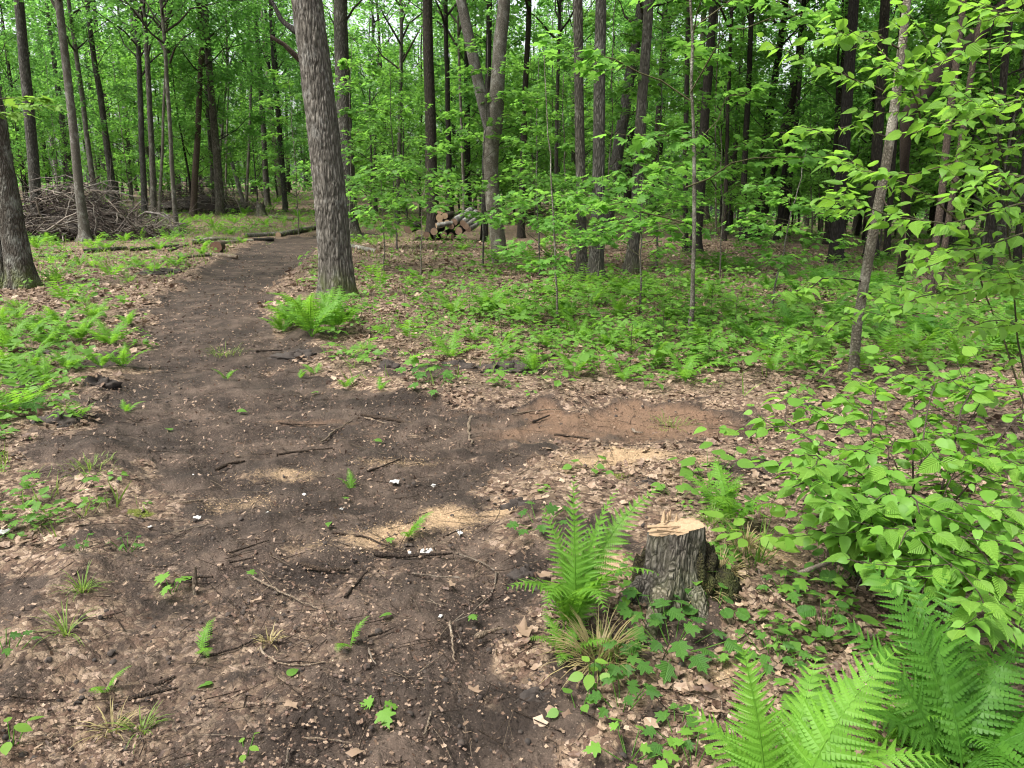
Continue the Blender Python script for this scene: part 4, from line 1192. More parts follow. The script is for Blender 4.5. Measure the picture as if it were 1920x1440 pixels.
# ------------------------------------------------------------------ the cut stump
def stump():
    B = at(1260, 1110)
    rs = np.random.RandomState(4)
    T0 = at_y(1270, 985, B[1] + .05)
    h = T0[2] - B[2]
    r = 50 * scale_at(T0)
    t = thing("tree_stump", "freshly cut tree stump with pale splintered top and mossy side", "stump", B)
    n, m = 110, 60
    zt = np.linspace(0, 1, m)
    A = np.arange(n) * 2 * PI / n
    AA, ZZ = np.meshgrid(A, zt)
    top = h - .01 + .028 * np.cos(AA + .6) + .012 * (vnoise(np.cos(AA) * 3, np.sin(AA) * 3, 0, 3) - .5)
    R = r * (1.0 + (1 - ZZ) ** 2.4 * (.50 + .50 * np.cos(AA - 3.9) + .32 * np.cos(3 * AA + 1.0) + .2 * np.cos(7 * AA)) + .07 * np.cos(2 * AA + .7) + .05 * np.cos(5 * AA + 2))
    q = 5.5
    nx, ny, nz = np.cos(AA) * q, np.sin(AA) * q, ZZ * 3.2
    wv = (vnoise(nx * .7, ny * .7, nz, 5) - .5) * 1.4
    rg = (1 - np.abs(2 * vnoise(nx + wv, ny + wv, nz * .8, 6) - 1)) ** 2.2
    rg2 = (1 - np.abs(2 * vnoise(nx * 2.2, ny * 2.2, nz * 3, 7) - 1)) ** 2
    R = R - .013 * rg - .005 * rg2 + .004 * vnoise(nx * 5, ny * 5, nz * 7, 8)
    V = np.stack([R * np.cos(AA) + .012 * ZZ, R * np.sin(AA) + .05 * ZZ, -.06 + (top + .06) * ZZ], -1).reshape(-1, 3)
    i = (np.arange(m - 1) * n)[:, None]
    j = np.arange(n)[None]
    k = (j + 1) % n
    F = np.stack([i + j, i + k, i + n + k, i + n + j], -1).reshape(-1, 4)
    mb = MB()
    mb.add(V, F, .5)
    link("bark", mb.mesh("stump_bark", M['bark_stump']), t)
    # sawn top: fibre steps and a raised hinge line
    mb = MB()
    rr = np.linspace(0, 1, 26)
    RR, A2 = np.meshgrid(rr, A, indexing='ij')
    edge = V.reshape(m, n, 3)[-1]
    X = RR * edge[None, :, 0] + (1 - RR) * .012
    Y = RR * edge[None, :, 1] + (1 - RR) * .05
    zc = edge[:, 2].mean()
    Z = RR * edge[None, :, 2] + (1 - RR) * zc
    step = sstep(-.012, .012, X * .35 + Y - .03) * .014
    Z = Z + (1 - RR ** 6) * (step + .010 * (fbm(X * 60, Y * 25, 0, 3, 4) - .5)) + .001
    V2 = np.stack([X, Y, Z], -1).reshape(-1, 3)
    F2 = np.stack([(np.arange(25) * n)[:, None] + j, (np.arange(25) * n)[:, None] + n + j, (np.arange(25) * n)[:, None] + n + k, (np.arange(25) * n)[:, None] + k], -1).reshape(-1, 4)
    mb.add(V2, F2, .5)
    link("cut_top", mb.mesh("stump_top", M['cut']), t)
    for (x, y, L, az, el, w) in ((-.035, .070, .05, 1.2, 1.2, .016), (-.015, .09, .035, 1.0, 1.35, .012), (-.005, .10, .04, 1.0, 1.3, .012), (-.105, .03, .13, -.08, .06, .012), (-.07, .01, .10, -.35, .03, .010), (.02, .085, .03, 1.2, 1.4, .01)):
        d = np.array([math.cos(az) * math.cos(el), math.sin(az) * math.cos(el), math.sin(el)])
        P = np.array([[0, 0, 0], d * L * .5, d * L])
        mb = MB()
        add_tube(mb, P, [w * .6, w * .5, .001], 4, .5, cap=True)
        link("splinter", mb.mesh("splinter", M['cut']), t, (x, y, zc + .012))
    # mossy root shoulder behind and to the right
    for nm, cx, cy, rx, ry, hh, mt in (("root_shoulder", .09, .05, .09, .12, .19, M['moss_bark']), ("root_shoulder", -.10, .06, .06, .08, .11, M['moss_bark']), ("root", .17, .0, .12, .09, .08, M['moss_bark'])):
        a, b = np.meshgrid(np.arange(40) * 2 * PI / 40, np.linspace(0, PI / 2, 14))
        nn = 1 + 1.0 * (fbm(np.cos(a) * 2.2 + cx * 20, np.sin(a) * 2.2, b * 2.5, 5, 31) - .5) + .14 * (vnoise(np.cos(a) * 14, np.sin(a) * 14, b * 14, 32) - .5)
        V3 = np.stack([cx + rx * np.cos(b) ** .7 * np.cos(a) * nn, cy + ry * np.cos(b) ** .7 * np.sin(a) * nn, -.05 + (hh + .05) * np.sin(b) * nn], -1).reshape(-1, 3)
        jj = np.arange(40)[None]
        kk = (jj + 1) % 40
        ii = (np.arange(13) * 40)[:, None]
        mb = MB()
        mb.add(V3, np.stack([ii + jj, ii + kk, ii + 40 + kk, ii + 40 + jj], -1).reshape(-1, 4), .5)
        link(nm, mb.mesh("root_shoulder", mt), t)
    # a strip of roots towards the camera
    for (x0, y0, x1, y1, w) in ((-.06, -.10, -.13, -.26, .045), (.06, -.10, .10, -.20, .04), (-.12, -.02, -.22, -.10, .035)):
        mb = MB()
        z1 = hz(B[0] + x1, B[1] + y1) - B[2]
        add_tube(mb, curve((x0, y0, .05), (x1, y1, z1 - .03), .01, 7, .05, rs), np.linspace(w, w * .5, 7), 9, .5, rough=.2, seed=3)
        link("root", mb.mesh("stump_root", M['bark_stump']), t)
M['bark_stump'] = bark_mat("stump_bark", (.062, .054, .044), (.235, .212, .180), (.33, .32, .29), .35, 2.0, .7, moss=.35, stretch=.16)
M['moss_bark'] = bark_mat("mossy_bark", (.022, .019, .011), (.058, .055, .020), (.062, .078, .018), .6, 3, .8, stretch=.8)
stump()

# ------------------------------------------------------------------ hazel bush and branches at the right
LOV = [leaf_me("hazel_leaf", p, M['hazel_leaf']) for p in (LEAF_OVATE, LEAF_OVATE2, LEAF_OVATE3, outline_leaf(OV, fold=.42, droop=.5, w=.9), outline_leaf(OV, fold=-.12, droop=.38, w=.86))]
PROTO_OV = [LEAF_OVATE, LEAF_OVATE2, LEAF_OVATE3, outline_leaf(OV, fold=.42, droop=.5, w=.9), outline_leaf(OV, fold=-.12, droop=.38, w=.86)]
def leafy_branches(t, B, branches, lsize, seed, nmax, stem_mat, spacing=.045, dens=1.0):
    """branches: (points rel. to B, radius, side-twig count). Individual leaves up to nmax, the rest one part"""
    rs = np.random.RandomState(seed)
    leaves = []
    for bi, (P, r, side) in enumerate(branches):
        P = np.asarray(P, float)
        mb = MB()
        add_tube(mb, P, np.linspace(r, r * .35, len(P)), 6, rs.rand(), rough=.12, seed=bi)
        axes = []
        n = len(P)
        L = np.sum(np.linalg.norm(np.diff(P, axis=0), axis=1))
        axes.append(P[int(n * .2):])
        for s in range(side):
            f = rs.uniform(.2, .97)
            q = f * (n - 1)
            k = min(n - 2, int(q))
            o = P[k] + (P[k + 1] - P[k]) * (q - k)
            d = P[k + 1] - P[k]
            ha = math.atan2(d[1], d[0]) + rs.choice([-1, 1]) * rs.uniform(.4, 1.3)
            if np.hypot(d[0], d[1]) < .4 * abs(d[2]): ha = rs.uniform(0, 6.28)
            l = rs.uniform(.12, .34)
            e = o + np.array([math.cos(ha) * l, math.sin(ha) * l, rs.uniform(-.02, .10)])
            Q = curve(o, e, -.012, 6, .03, rs)
            add_tube(mb, Q, np.linspace(r * .4, .001, 6), 4, rs.rand())
            axes.append(Q)
        link("branch", mb.mesh("bush_branch", stem_mat), t)
        for Q in axes:
            l = np.sum(np.linalg.norm(np.diff(Q, axis=0), axis=1))
            m = max(2, int(l / spacing * dens))
            sg = 1
            for i in range(m):
                f = (i + rs.uniform(.3, 1)) / m
                q = min(.999, f) * (len(Q) - 1)
                k = int(q)
                p = Q[k] + (Q[k + 1] - Q[k]) * (q - k)
                d = Q[k + 1] - Q[k]
                d = d / np.linalg.norm(d)
                s = np.cross(d, UPZ)
                s /= np.linalg.norm(s) + 1e-6
                sg = -sg
                dr = d * rs.uniform(.3, .9) + s * sg * rs.uniform(.6, 1.2) + np.array([0, 0, rs.uniform(-.7, .15)])
                if i == m - 1: dr = d + np.array([0, 0, -.2])
                nr = UPZ * 1.0 + rs.normal(0, .40, 3)
                leaves.append((p + dr / np.linalg.norm(dr) * .012, dr, nr, lsize * rs.uniform(.42, 1.2), rs.randint(5)))
    camr = np.array([0, 0, CAM_H]) - B
    leaves.sort(key=lambda a: -a[3] / np.linalg.norm(a[0] - camr) * (1.0 + .35 * a[0][2]))
    for p, d, n, s, k in leaves[:nmax]:
        link("leaf", LOV[k], t, mat=mat4(p, d, n, s))
    rest = leaves[nmax:]
    if rest:
        mb = MB()
        for k in range(5):
            g = [l for l in rest if l[4] == k]
            if g: place(mb, PROTO_OV[k], [l[0] for l in g], [l[1] for l in g], [l[2] for l in g], [l[3] for l in g], rs.rand(len(g)))
        kind(link("leaves", mb.mesh("more_leaves", M['hazel'], True), t), "stuff")
    return len(leaves)
def hazel_bush():
    B = at(1668, 1120)
    rs = np.random.RandomState(12)
    t = thing("hazel_bush", "big light green hazel bush with broad toothed leaves at lower right", "bush", B)
    br = []
    tips = []   # tips seen on the bush's upper surface: (u, v, distance)
    for (u, v, Y) in ((1440, 800, 3.2), (1470, 850, 2.9), (1520, 770, 3.4), (1580, 740, 3.5), (1640, 720, 3.3), (1700, 700, 3.5), (1760, 710, 3.3), (1820, 730, 3.1), (1880, 720, 3.2), (1940, 760, 3.0), (1480, 930, 2.7), (1540, 880, 2.8), (1600, 850, 2.9), (1680, 830, 2.9), (1760, 840, 2.8), (1850, 850, 2.7), (1930, 880, 2.6), (1560, 960, 2.55), (1640, 950, 2.55), (1720, 950, 2.5), (1800, 960, 2.4), (1890, 980, 2.35), (1690, 1040, 2.3), (1780, 1060, 2.25), (1870, 1080, 2.2), (1960, 1000, 2.4), (1830, 1170, 2.0), (1900, 1190, 1.95), (1750, 1120, 2.2), (1990, 820, 2.9), (1620, 1010, 2.5), (1930, 1110, 2.1)):
        e = at_y(u, v, Y) - B
        o = np.array([rs.uniform(-.12, .2), rs.uniform(-.12, .15), -.02])
        o[2] = hz(B[0] + o[0], B[1] + o[1]) - B[2] - .02
        mid = o + (e - o) * np.array([.45, .45, 1.05]) + np.array([0, 0, .05 + .05 * rs.rand()])
        tt = np.linspace(0, 1, 9)[:, None]
        P = (1 - tt) ** 2 * o + 2 * tt * (1 - tt) * mid + tt ** 2 * e
        P = P + np.cumsum(rs.normal(0, .006, (9, 3)), 0)
        br.append((P, rs.uniform(.0035, .0065), 7))
    n = leafy_branches(t, B, br, .070, 3, 300, M['twig'], .038, 1.0)
    print("hazel leaves", n)
hazel_bush()
def tall_hazel():
    B = at(1950, 830)
    rs = np.random.RandomState(22)
    t = thing("hazel_tree", "tall hazel at the right edge reaching leafy branches over the ferns", "tree", B)
    br = []
    def path(pts, r, side, n=12):
        Q = np.array([at_y(u, v, Y) - B for u, v, Y in pts])
        s = np.linspace(0, len(Q) - 1, n)
        P = np.stack([np.interp(s, np.arange(len(Q)), Q[:, i]) for i in range(3)], -1)
        P = P + rs.normal(0, .008, P.shape)
        br.append((P, r, side))
    b = (1950, 835, B[1])
    path([b, (1850, 560, 4.9), (1800, 380, 4.7), (1740, 250, 4.6), (1690, 60, 4.6)], .0065, 10)
    path([b, (1900, 560, 4.8), (1880, 300, 4.6), (1850, 100, 4.5), (1840, -60, 4.5)], .007, 10)
    path([b, (1930, 520, 4.6), (1980, 300, 4.4), (1990, 100, 4.4)], .008, 8)
    path([(1990, 375, 4.1), (1900, 385, 4.1), (1800, 415, 4.1), (1720, 415, 4.1), (1640, 395, 4.1), (1580, 365, 4.1)], .007, 8)
    path([(2000, 270, 4.2), (1900, 270, 4.2), (1810, 300, 4.2), (1700, 330, 4.2), (1610, 320, 4.3)], .007, 8)
    path([(1990, 150, 4.2), (1900, 190, 4.2), (1800, 230, 4.2), (1690, 250, 4.3)], .007, 7)
    path([(2000, 60, 4.3), (1880, 90, 4.3), (1780, 110, 4.3), (1680, 160, 4.4)], .007, 7)
    path([(2000, 460, 3.9), (1900, 440, 3.9), (1800, 470, 3.9), (1740, 500, 3.9)], .006, 6)
    path([(1960, 330, 3.7), (1900, 330, 3.7), (1840, 350, 3.7), (1780, 370, 3.7)], .006, 6)
    path([(1990, 220, 3.8), (1920, 210, 3.8), (1850, 180, 3.8), (1790, 200, 3.8)], .006, 6)
    path([(2000, 540, 4.0), (1930, 520, 4.0), (1840, 540, 4.0), (1770, 560, 4.0)], .005, 5)
    path([(1985, 20, 3.9), (1920, 20, 3.9), (1850, 40, 3.9)], .006, 5)
    path([(1800, 420, 4.7), (1740, 360, 4.7), (1660, 330, 4.8), (1580, 300, 4.9)], .006, 6)
    path([(1850, 560, 4.9), (1790, 540, 4.8), (1720, 560, 4.8), (1650, 600, 4.8)], .006, 5)
    path([(1745, 260, 4.6), (1700, 150, 4.6), (1640, 80, 4.7), (1560, 60, 4.8)], .006, 6)
    path([(1995, 640, 4.2), (1930, 610, 4.2), (1860, 600, 4.3), (1790, 620, 4.4)], .005, 6)
    path([(1880, 300, 4.6), (1820, 200, 4.5), (1760, 120, 4.5), (1700, 20, 4.5)], .005, 7)
    path([(1990, 420, 4.3), (1930, 400, 4.3), (1860, 300, 4.4), (1800, 250, 4.4)], .005, 7)
    n = leafy_branches(t, B, br, .077, 5, 300, M['twig_green'], .034, 1.0)
    print("tall hazel leaves", n)
tall_hazel()
def mottled_sapling():
    B = at(1598, 702)
    rs = np.random.RandomState(32)
    t = thing("sapling", "mottled brown sapling trunk slanting right between the ferns", "sapling", B)
    rel = lambda u, v, dy=0.0: at_y(u, v, B[1] + dy) - B
    pts = [(1598, 712), (1600, 690), (1607, 610), (1622, 520), (1640, 420), (1658, 330), (1675, 220), (1692, 80), (1705, -40), (1722, -200), (1740, -420)]
    mb = MB()
    px = scale_at(B)
    add_tube(mb, [rel(u, v) for u, v in pts], np.array([13, 10, 9, 9, 9, 8.5, 8, 7, 6, 5, 3]) * px, 10, .5, rough=.1, seed=4)
    link("trunk", mb.mesh("mottled_trunk", M['bark_pale']), t)
    br = []
    for pts in ([(1620, 530, 0), (1560, 520, -.3), (1500, 545, -.5), (1455, 555, -.6)], [(1640, 430, 0), (1600, 380, -.3), (1560, 350, -.5)], [(1650, 360, 0), (1700, 440, -.3), (1730, 520, -.5)], [(1660, 170, 0), (1600, 150, -.2), (1530, 120, -.5), (1450, 85, -.8)], [(1680, 180, 0), (1730, 130, -.3), (1800, 0, -.6)], [(1610, 600, 0), (1560, 610, -.2), (1530, 640, -.4)], [(1690, 90, 0), (1620, 60, -.4), (1560, 70, -.8)], [(1668, 260, 0), (1610, 230, -.4), (1550, 250, -.8), (1500, 240, -1)], [(1612, 560, 0), (1680, 530, -.4), (1740, 560, -.8)]):
        Q = np.array([rel(*p) for p in pts])
        s = np.linspace(0, len(Q) - 1, 8)
        br.append((np.stack([np.interp(s, np.arange(len(Q)), Q[:, i]) for i in range(3)], -1) + rs.normal(0, .012, (8, 3)), .008, 5))
    leafy_branches(t, B, br, .10, 7, 200, M['twig'], .055, 1.0)
mottled_sapling()
def left_sprig():
    """maple branch reaching in from outside the left edge, with its own stem standing there"""
    B = at(-190, 700)
    Y = B[1]
    rs = np.random.RandomState(41)
    t = thing("maple_sapling", "bright maple branch reaching in from the left edge above the mossy tree", "sapling", B)
    rel = lambda u, v, dy=0.0: at_y(u, v, Y + dy) - B
    mb = MB()
    add_tube(mb, np.array([rel(-190, 705), rel(-180, 500), rel(-170, 300), rel(-150, 150), rel(-140, -60)]), [.022, .02, .017, .013, .008], 7, .5)
    link("trunk", mb.mesh("sprig_trunk", M['bark']), t)
    lm = leaf_me("maple_leaf", LEAF_MAPLE, M['lime'])
    for k, pts in enumerate(([(-172, 320), (-80, 215), (20, 195), (120, 200)], [(-165, 260), (-60, 190), (40, 182), (90, 185)], [(-170, 300), (-100, 225), (-10, 210), (60, 212)])):
        Q = np.array([rel(u, v, -.15 * k) for u, v in pts])
        s = np.linspace(0, 3, 10)
        P = np.stack([np.interp(s, np.arange(4), Q[:, i]) for i in range(3)], -1)
        mb = MB()
        add_tube(mb, P, np.linspace(.007, .002, 10), 4)
        link("branch", mb.mesh("sprig_branch", M['twig']), t)
        for i in range(17):
            f = rs.uniform(.55, 1)
            q = min(8.99, f * 9)
            j = int(q)
            p = P[j] + (P[j + 1] - P[j]) * (q - j)
            d = np.array([rs.uniform(.1, 1), rs.choice([-1, 1]) * rs.uniform(.3, 1), rs.uniform(-.5, .1)])
            link("leaf", lm, t, mat=mat4(p, d, UPZ + rs.normal(0, .3, 3), .11 * rs.uniform(.6, 1.2)))
left_sprig()

# ------------------------------------------------------------------ logs, wood stack, brush piles
def log(p0, p1, r, bark, cut, label, group, seed, nseg=14):
    p0, p1 = np.asarray(p0, float), np.asarray(p1, float)
    rs = np.random.RandomState(seed)
    c = p0
    t = thing("log", label, "log", c, 0, group)
    P = curve((0, 0, 0), p1 - p0, 0, 8, .006, rs)
    V, F = tube(P, r * np.linspace(1, .9, 8), nseg, rough=.10, seed=seed)
    mb = MB()
    mb.add(V, F, .5)
    link("bark", mb.mesh("log_bark", M[bark]), t)
    axis = (p1 - p0) / np.linalg.norm(p1 - p0)
    for end, ring in ((0, V[:nseg]), (1, V[-nseg:])):
        ctr = ring.mean(0)
        nz = -axis if end == 0 else axis
        x = np.cross(nz, UPZ)
        x /= np.linalg.norm(x) + 1e-9
        y = np.cross(nz, x)
        Rm = np.stack([x, y, nz], -1)
        loc = (ring - ctr) @ Rm
        fine = np.concatenate([loc * .97, loc * .5 + rs.normal(0, .002, loc.shape), [[0, 0, .004]]])
        fine[:, 2] += .001
        n = nseg
        f4 = [[i, (i + 1) % n, n + (i + 1) % n, n + i] for i in range(n)]
        f3 = [[n + i, n + (i + 1) % n, 2 * n] for i in range(n)]
        s = 1
        nrm = np.cross(fine[f4[0][1]] - fine[f4[0][0]], fine[f4[0][2]] - fine[f4[0][0]])
        if nrm[2] < 0:
            f4 = [q[::-1] for q in f4]
            f3 = [q[::-1] for q in f3]
        mb = MB()
        mb.add(fine, f4, .5)
        mb.add(fine, f3, .5)
        o = link("cut_end", mb.mesh("log_end", M[cut]), t)
        o.matrix_local = Matrix(((Rm[0, 0], Rm[0, 1], Rm[0, 2], ctr[0]), (Rm[1, 0], Rm[1, 1], Rm[1, 2], ctr[1]), (Rm[2, 0], Rm[2, 1], Rm[2, 2], ctr[2]), (0, 0, 0, 1)))
    return t
def ground_log(u0, v0, u1, v1, w, bark, cut, label, seed):
    a, b = at(u0, v0), at(u1, v1)
    r = w * scale_at((a + b) / 2) / 2
    log(a + [0, 0, r * .8], b + [0, 0, r * .8], r, bark, cut, label, "logs lying along the left verge of the path", seed)
GL = [
 (155, 474, 238, 468, 8, 'bark', 'cut_red', "long thin log nearest the near brush pile's foot"),
 (243, 471, 336, 464, 7, 'bark_dark_shaded', 'cut_dark', "dark thin log in line right of the one by the brush pile"),
 (312, 473, 352, 461, 6, 'stick_pale', 'cut', "pale thin log crossing the row's middle"),
 (357, 459, 408, 453, 11, 'bark_pale', 'cut_red', "log with a reddish cut end facing left, left in the cluster"),
 (366, 450, 454, 451, 7, 'bark', 'cut_red', "grey log lying at the back of the cluster"),
 (456, 446, 522, 443, 10, 'bark_pale', 'cut_red', "pale log with an orange cut end, back right of the cluster"),
 (415, 458, 474, 455, 8, 'bark_pale', 'cut', "pale log in the middle of the cluster"),
 (474, 454, 512, 452, 8, 'bark_dark_shaded', 'cut_dark', "dark short log right of the middle pale one"),
 (522, 445, 590, 431, 10, 'bark_pale', 'cut', "long grey log running to the oak along the path"),
 (332, 487, 400, 480, 7, 'bark', 'cut_red', "thin log in front of the cluster on the left"),
 (400, 482, 445, 486, 9, 'stick_pale', 'cut_red', "whitish log in front of the cluster by the path"),
 (75, 482, 130, 484, 7, 'bark', 'cut_red', "log in the ferns near the mossy left edge tree"),
 (652, 462, 706, 476, 9, 'birch', 'cut', "white birch log just right of the oak's foot"),
 (506, 408, 552, 414, 7, 'bark', 'cut_red', "grey log on the ground right of the little stump"),
 (1022, 410, 1062, 411, 6, 'stick_pale', 'cut', "pale fallen log in the leafy clearing behind"),
]
for i, (u0, v0, u1, v1, w, bk, ct, lab) in enumerate(GL):
    ground_log(u0, v0, u1, v1, w, bk, ct, lab, 3000 + i)
a = at(413, 472)
log(a + [0, -.25, .135], a + [-.12, .35, .135], .14, 'bark_brown', 'cut_brown', "short thick log with its round red cut face towards the camera", "logs lying along the left verge of the path", 3050, 18)

def wood_stack():
    Y = at(838, 452)[1]
    g = "logs of the stack behind the clearing"
    s = scale_at((0, Y, 1))
    def end_on(u, v, w, cut, bark, lab, seed, dy=0.0):
        p = at_y(u, v, Y + dy)
        log(p, p + np.array([.10, 1.6, .02]), w * s / 2, bark, cut, lab, g, seed, 14)
    end_on(825, 394, 15, 'cut', 'bark_brown', "topmost log of the stack, round tan end showing", 3101)
    end_on(824, 408, 14, 'cut', 'bark_brown', "second log down on the left of the stack, tan end", 3102)
    end_on(834, 405, 12, 'cut', 'bark_brown', "log beside the second one, tan end, right column", 3103)
    end_on(826, 420, 15, 'cut', 'bark_brown', "third log down in the stack, yellowish end", 3104)
    end_on(838, 417, 11, 'cut', 'bark_brown', "small log right of the third one, yellowish end", 3105)
    end_on(814, 434, 14, 'cut_red', 'bark_dark_shaded', "dark log low at the left of the stack", 3106)
    end_on(800, 441, 14, 'cut_dark', 'bark_dark_shaded', "lowest dark log at the stack's left foot", 3107)
    end_on(832, 440, 13, 'cut_dark', 'bark_dark_shaded', "brown log end at the bottom middle", 3108)
    end_on(846, 442, 12, 'cut_dark', 'bark_dark_shaded', "dark log end at the bottom, next to the thin trunk", 3109)
    end_on(766, 429, 18, 'cut_dark', 'bark_dark_shaded', "dark rotten log left of the stack in shade", 3110, .3)
    for i, (u0, v0, u1, v1, w, bk, ct, lab) in enumerate((
        (852, 416, 884, 393, 14, 'birch', 'cut_red', "top leaning white birch log with grey tip up"),
        (868, 419, 892, 398, 13, 'birch', 'cut_red', "second leaning white birch log under the top one"),
        (873, 424, 898, 407, 13, 'birch', 'cut_red', "third leaning white birch log"),
        (878, 430, 902, 414, 12, 'birch', 'cut_dark', "lowest leaning white birch log at the stack's right"),
        (846, 424, 870, 408, 12, 'bark_dark_shaded', 'cut_red', "dark log with reddish end under the birch logs"),
        (860, 433, 880, 420, 15, 'bark_dark_shaded', 'cut_red', "thick brown log end at the stack's right bottom"))):
        p, q = at_y(u0, v0, Y - .15), at_y(u1, v1, Y + .9)
        log(p, q, w * s / 2, bk, ct, lab, g, 3120 + i)
    p, q = at_y(818, 423, Y - .3), at_y(848, 418, Y - .1)
    log(p, q, 10 * s / 2, 'birch', 'cut', "pale log lying crosswise on the front of the stack", g, 3130)
    p, q = at(945, 408), at(1015, 400)
    for i, (da, db, w, lab) in enumerate((((0, 0, .12), (0, 0, .12), 7, "lower far log of the small pile behind the slim dark trunk"), ((.2, .3, .38), (0, .3, .36), 7, "upper far log of the small pile behind the slim dark trunk"), ((.5, .6, .2), (.6, .6, .2), 6, "rear far log of the small pile behind the slim dark trunk"))):
        ss = scale_at(p)
        log(p + np.array(da) + [1.2, 0, 0], q + np.array(db), w * ss / 2, 'bark_brown', 'cut_red', lab, "logs of the small far pile", 3140 + i)
wood_stack()
def small_stump():
    B = at(490, 405)
    s = scale_at(B)
    rs = np.random.RandomState(2)
    t = thing("tree_stump", "little grey broken stump left of the oak in the bright grass", "stump", B)
    n = 16
    z = np.array([-.05, .0, .08, .25, .45, .62]) * 26 * s / .6
    mb = MB()
    V, F = tube(np.stack([z * 0, z * 0, z], -1), np.array([15, 13, 10, 8.5, 8, 7]) * s, n, rough=.2, seed=3)
    V[-n:, 2] += rs.uniform(-.18, .12, n)
    mb.add(V, F)
    link("bark", mb.mesh("small_stump_bark", M['bark']), t)
    mb = MB()
    mb.add(np.concatenate([V[-n:] * [.98, .98, 1], [[0, 0, V[-n:, 2].min() - .02]]]), [[i, (i + 1) % n, n] for i in range(n)])
    link("broken_top", mb.mesh("small_stump_top", M['cut_dark']), t)
small_stump()

def brush_pile(u, v, wpx, hpx, label, seed, nb, L, depth):
    B = at(u, v)
    s = scale_at(B)
    W, Hh = wpx * s, hpx * s
    rs = np.random.RandomState(seed)
    t = thing("brush_pile", label, "brush pile", B)
    protos = []
    for k in range(14):
        mb = MB()
        P = curve((0, 0, 0), (1, 0, 0), rs.uniform(-.06, .10), 7, .07, rs)
        add_tube(mb, P, np.linspace(.0085, .003, 7), 5, rs.rand())
        for _ in range(4):
            f = rs.uniform(.3, .9)
            o = P[int(f * 6)]
            e = o + np.array([rs.uniform(.15, .35), rs.uniform(-.2, .2), rs.uniform(-.15, .22)])
            add_tube(mb, curve(o, e, 0, 4, .06, rs), np.linspace(.004, .0015, 4), 3, rs.rand())
        protos.append(mb.mesh("brush_branch", M['brush_wood'] if k % 4 else M['brush_dark']))
    def hgt(x, y):
        return Hh * max(0, 1 - (2 * abs(x + .08 * W) / W) ** 1.7) * max(0, 1 - (2 * abs(y) / depth) ** 2)
    for i in range(nb):
        x, y = rs.uniform(-.5, .5) * W, rs.uniform(-.5, .35) * depth
        z = hgt(x, y) * (1 if rs.rand() < .6 else rs.rand()) + .05
        l = L * rs.uniform(.6, 1.25)
        a = rs.normal(0, .7) + (PI if rs.rand() < .35 else 0)
        el = rs.normal(-.15 if x > 0 else .15, .38) * (1 if math.cos(a) > 0 else -1)
        d = np.array([math.cos(a) * math.cos(el), math.sin(a) * math.cos(el), math.sin(el)])
        p = np.array([x, y, z]) - d * l * .5
        ground = [hz(B[0] + q[0], B[1] + q[1]) - B[2] for q in (p, p + d * l)]
        p[2] = max(p[2], ground[0] + .03)
        th = rs.uniform(1.3, 2.8) if i < nb * .3 else rs.uniform(.7, 1.4)
        Bm = basis(d[None], (UPZ + rs.normal(0, .4, 3))[None])[0]
        Mx = np.stack([Bm[:, 1] * l, Bm[:, 0] * l * th, Bm[:, 2] * l * th], -1)
        o = link("branch", protos[rs.randint(14)], t)
        o.matrix_local = Matrix(((*Mx[0], p[0]), (*Mx[1], p[1]), (*Mx[2], p[2]), (0, 0, 0, 1)))
    mb = MB()
    for i in range(int(nb * 6)):
        x, y = rs.uniform(-.5, .5) * W, rs.uniform(-.5, .5) * depth
        z = hgt(x, y) * rs.uniform(.1, 1.0) + .03
        l = rs.uniform(.5, 1.3)
        a = rs.normal(0, .8)
        el = rs.normal(-.1 if x > 0 else .1, .4)
        d = np.array([math.cos(a) * math.cos(el), math.sin(a) * math.cos(el), math.sin(el)]) * l
        add_tube(mb, curve(np.array([x, y, z]) - d / 2, np.array([x, y, z]) + d / 2, .03, 4, .06, rs), np.linspace(.012, .005, 4) * rs.uniform(.7, 1.4), 3, rs.rand())
    kind(link("twig_tangle", mb.mesh("twig_tangle", M['brush_dark']), t), "stuff")
    mb = MB()                      # dark domed sheet filling the heart of the pile
    a, b = np.meshgrid(np.linspace(-.5, .5, 40), np.linspace(-.4, .4, 18))
    X, Y = a * W, b * depth
    Z = np.vectorize(hgt)(X, Y) * .62 * (.7 + .6 * fbm(X * 2, Y * 2, 0, 3, 9)) - .05
    ii = (np.arange(17) * 40)[:, None]
    jj = np.arange(39)[None]
    mb.add(np.stack([X, Y, Z], -1).reshape(-1, 3), np.stack([ii + jj, ii + jj + 1, ii + 40 + jj + 1, ii + 40 + jj], -1).reshape(-1, 4), .2)
    link("pile_core", mb.mesh("pile_core", M['clod']), t)
brush_pile(168, 444, 285, 84, "large near pile of cut brush and bare branches at the left", 51, 260, 1.7, 3.2)
brush_pile(382, 397, 185, 48, "smaller brown brush pile farther back behind the thin poles", 52, 110, 1.8, 4.0)

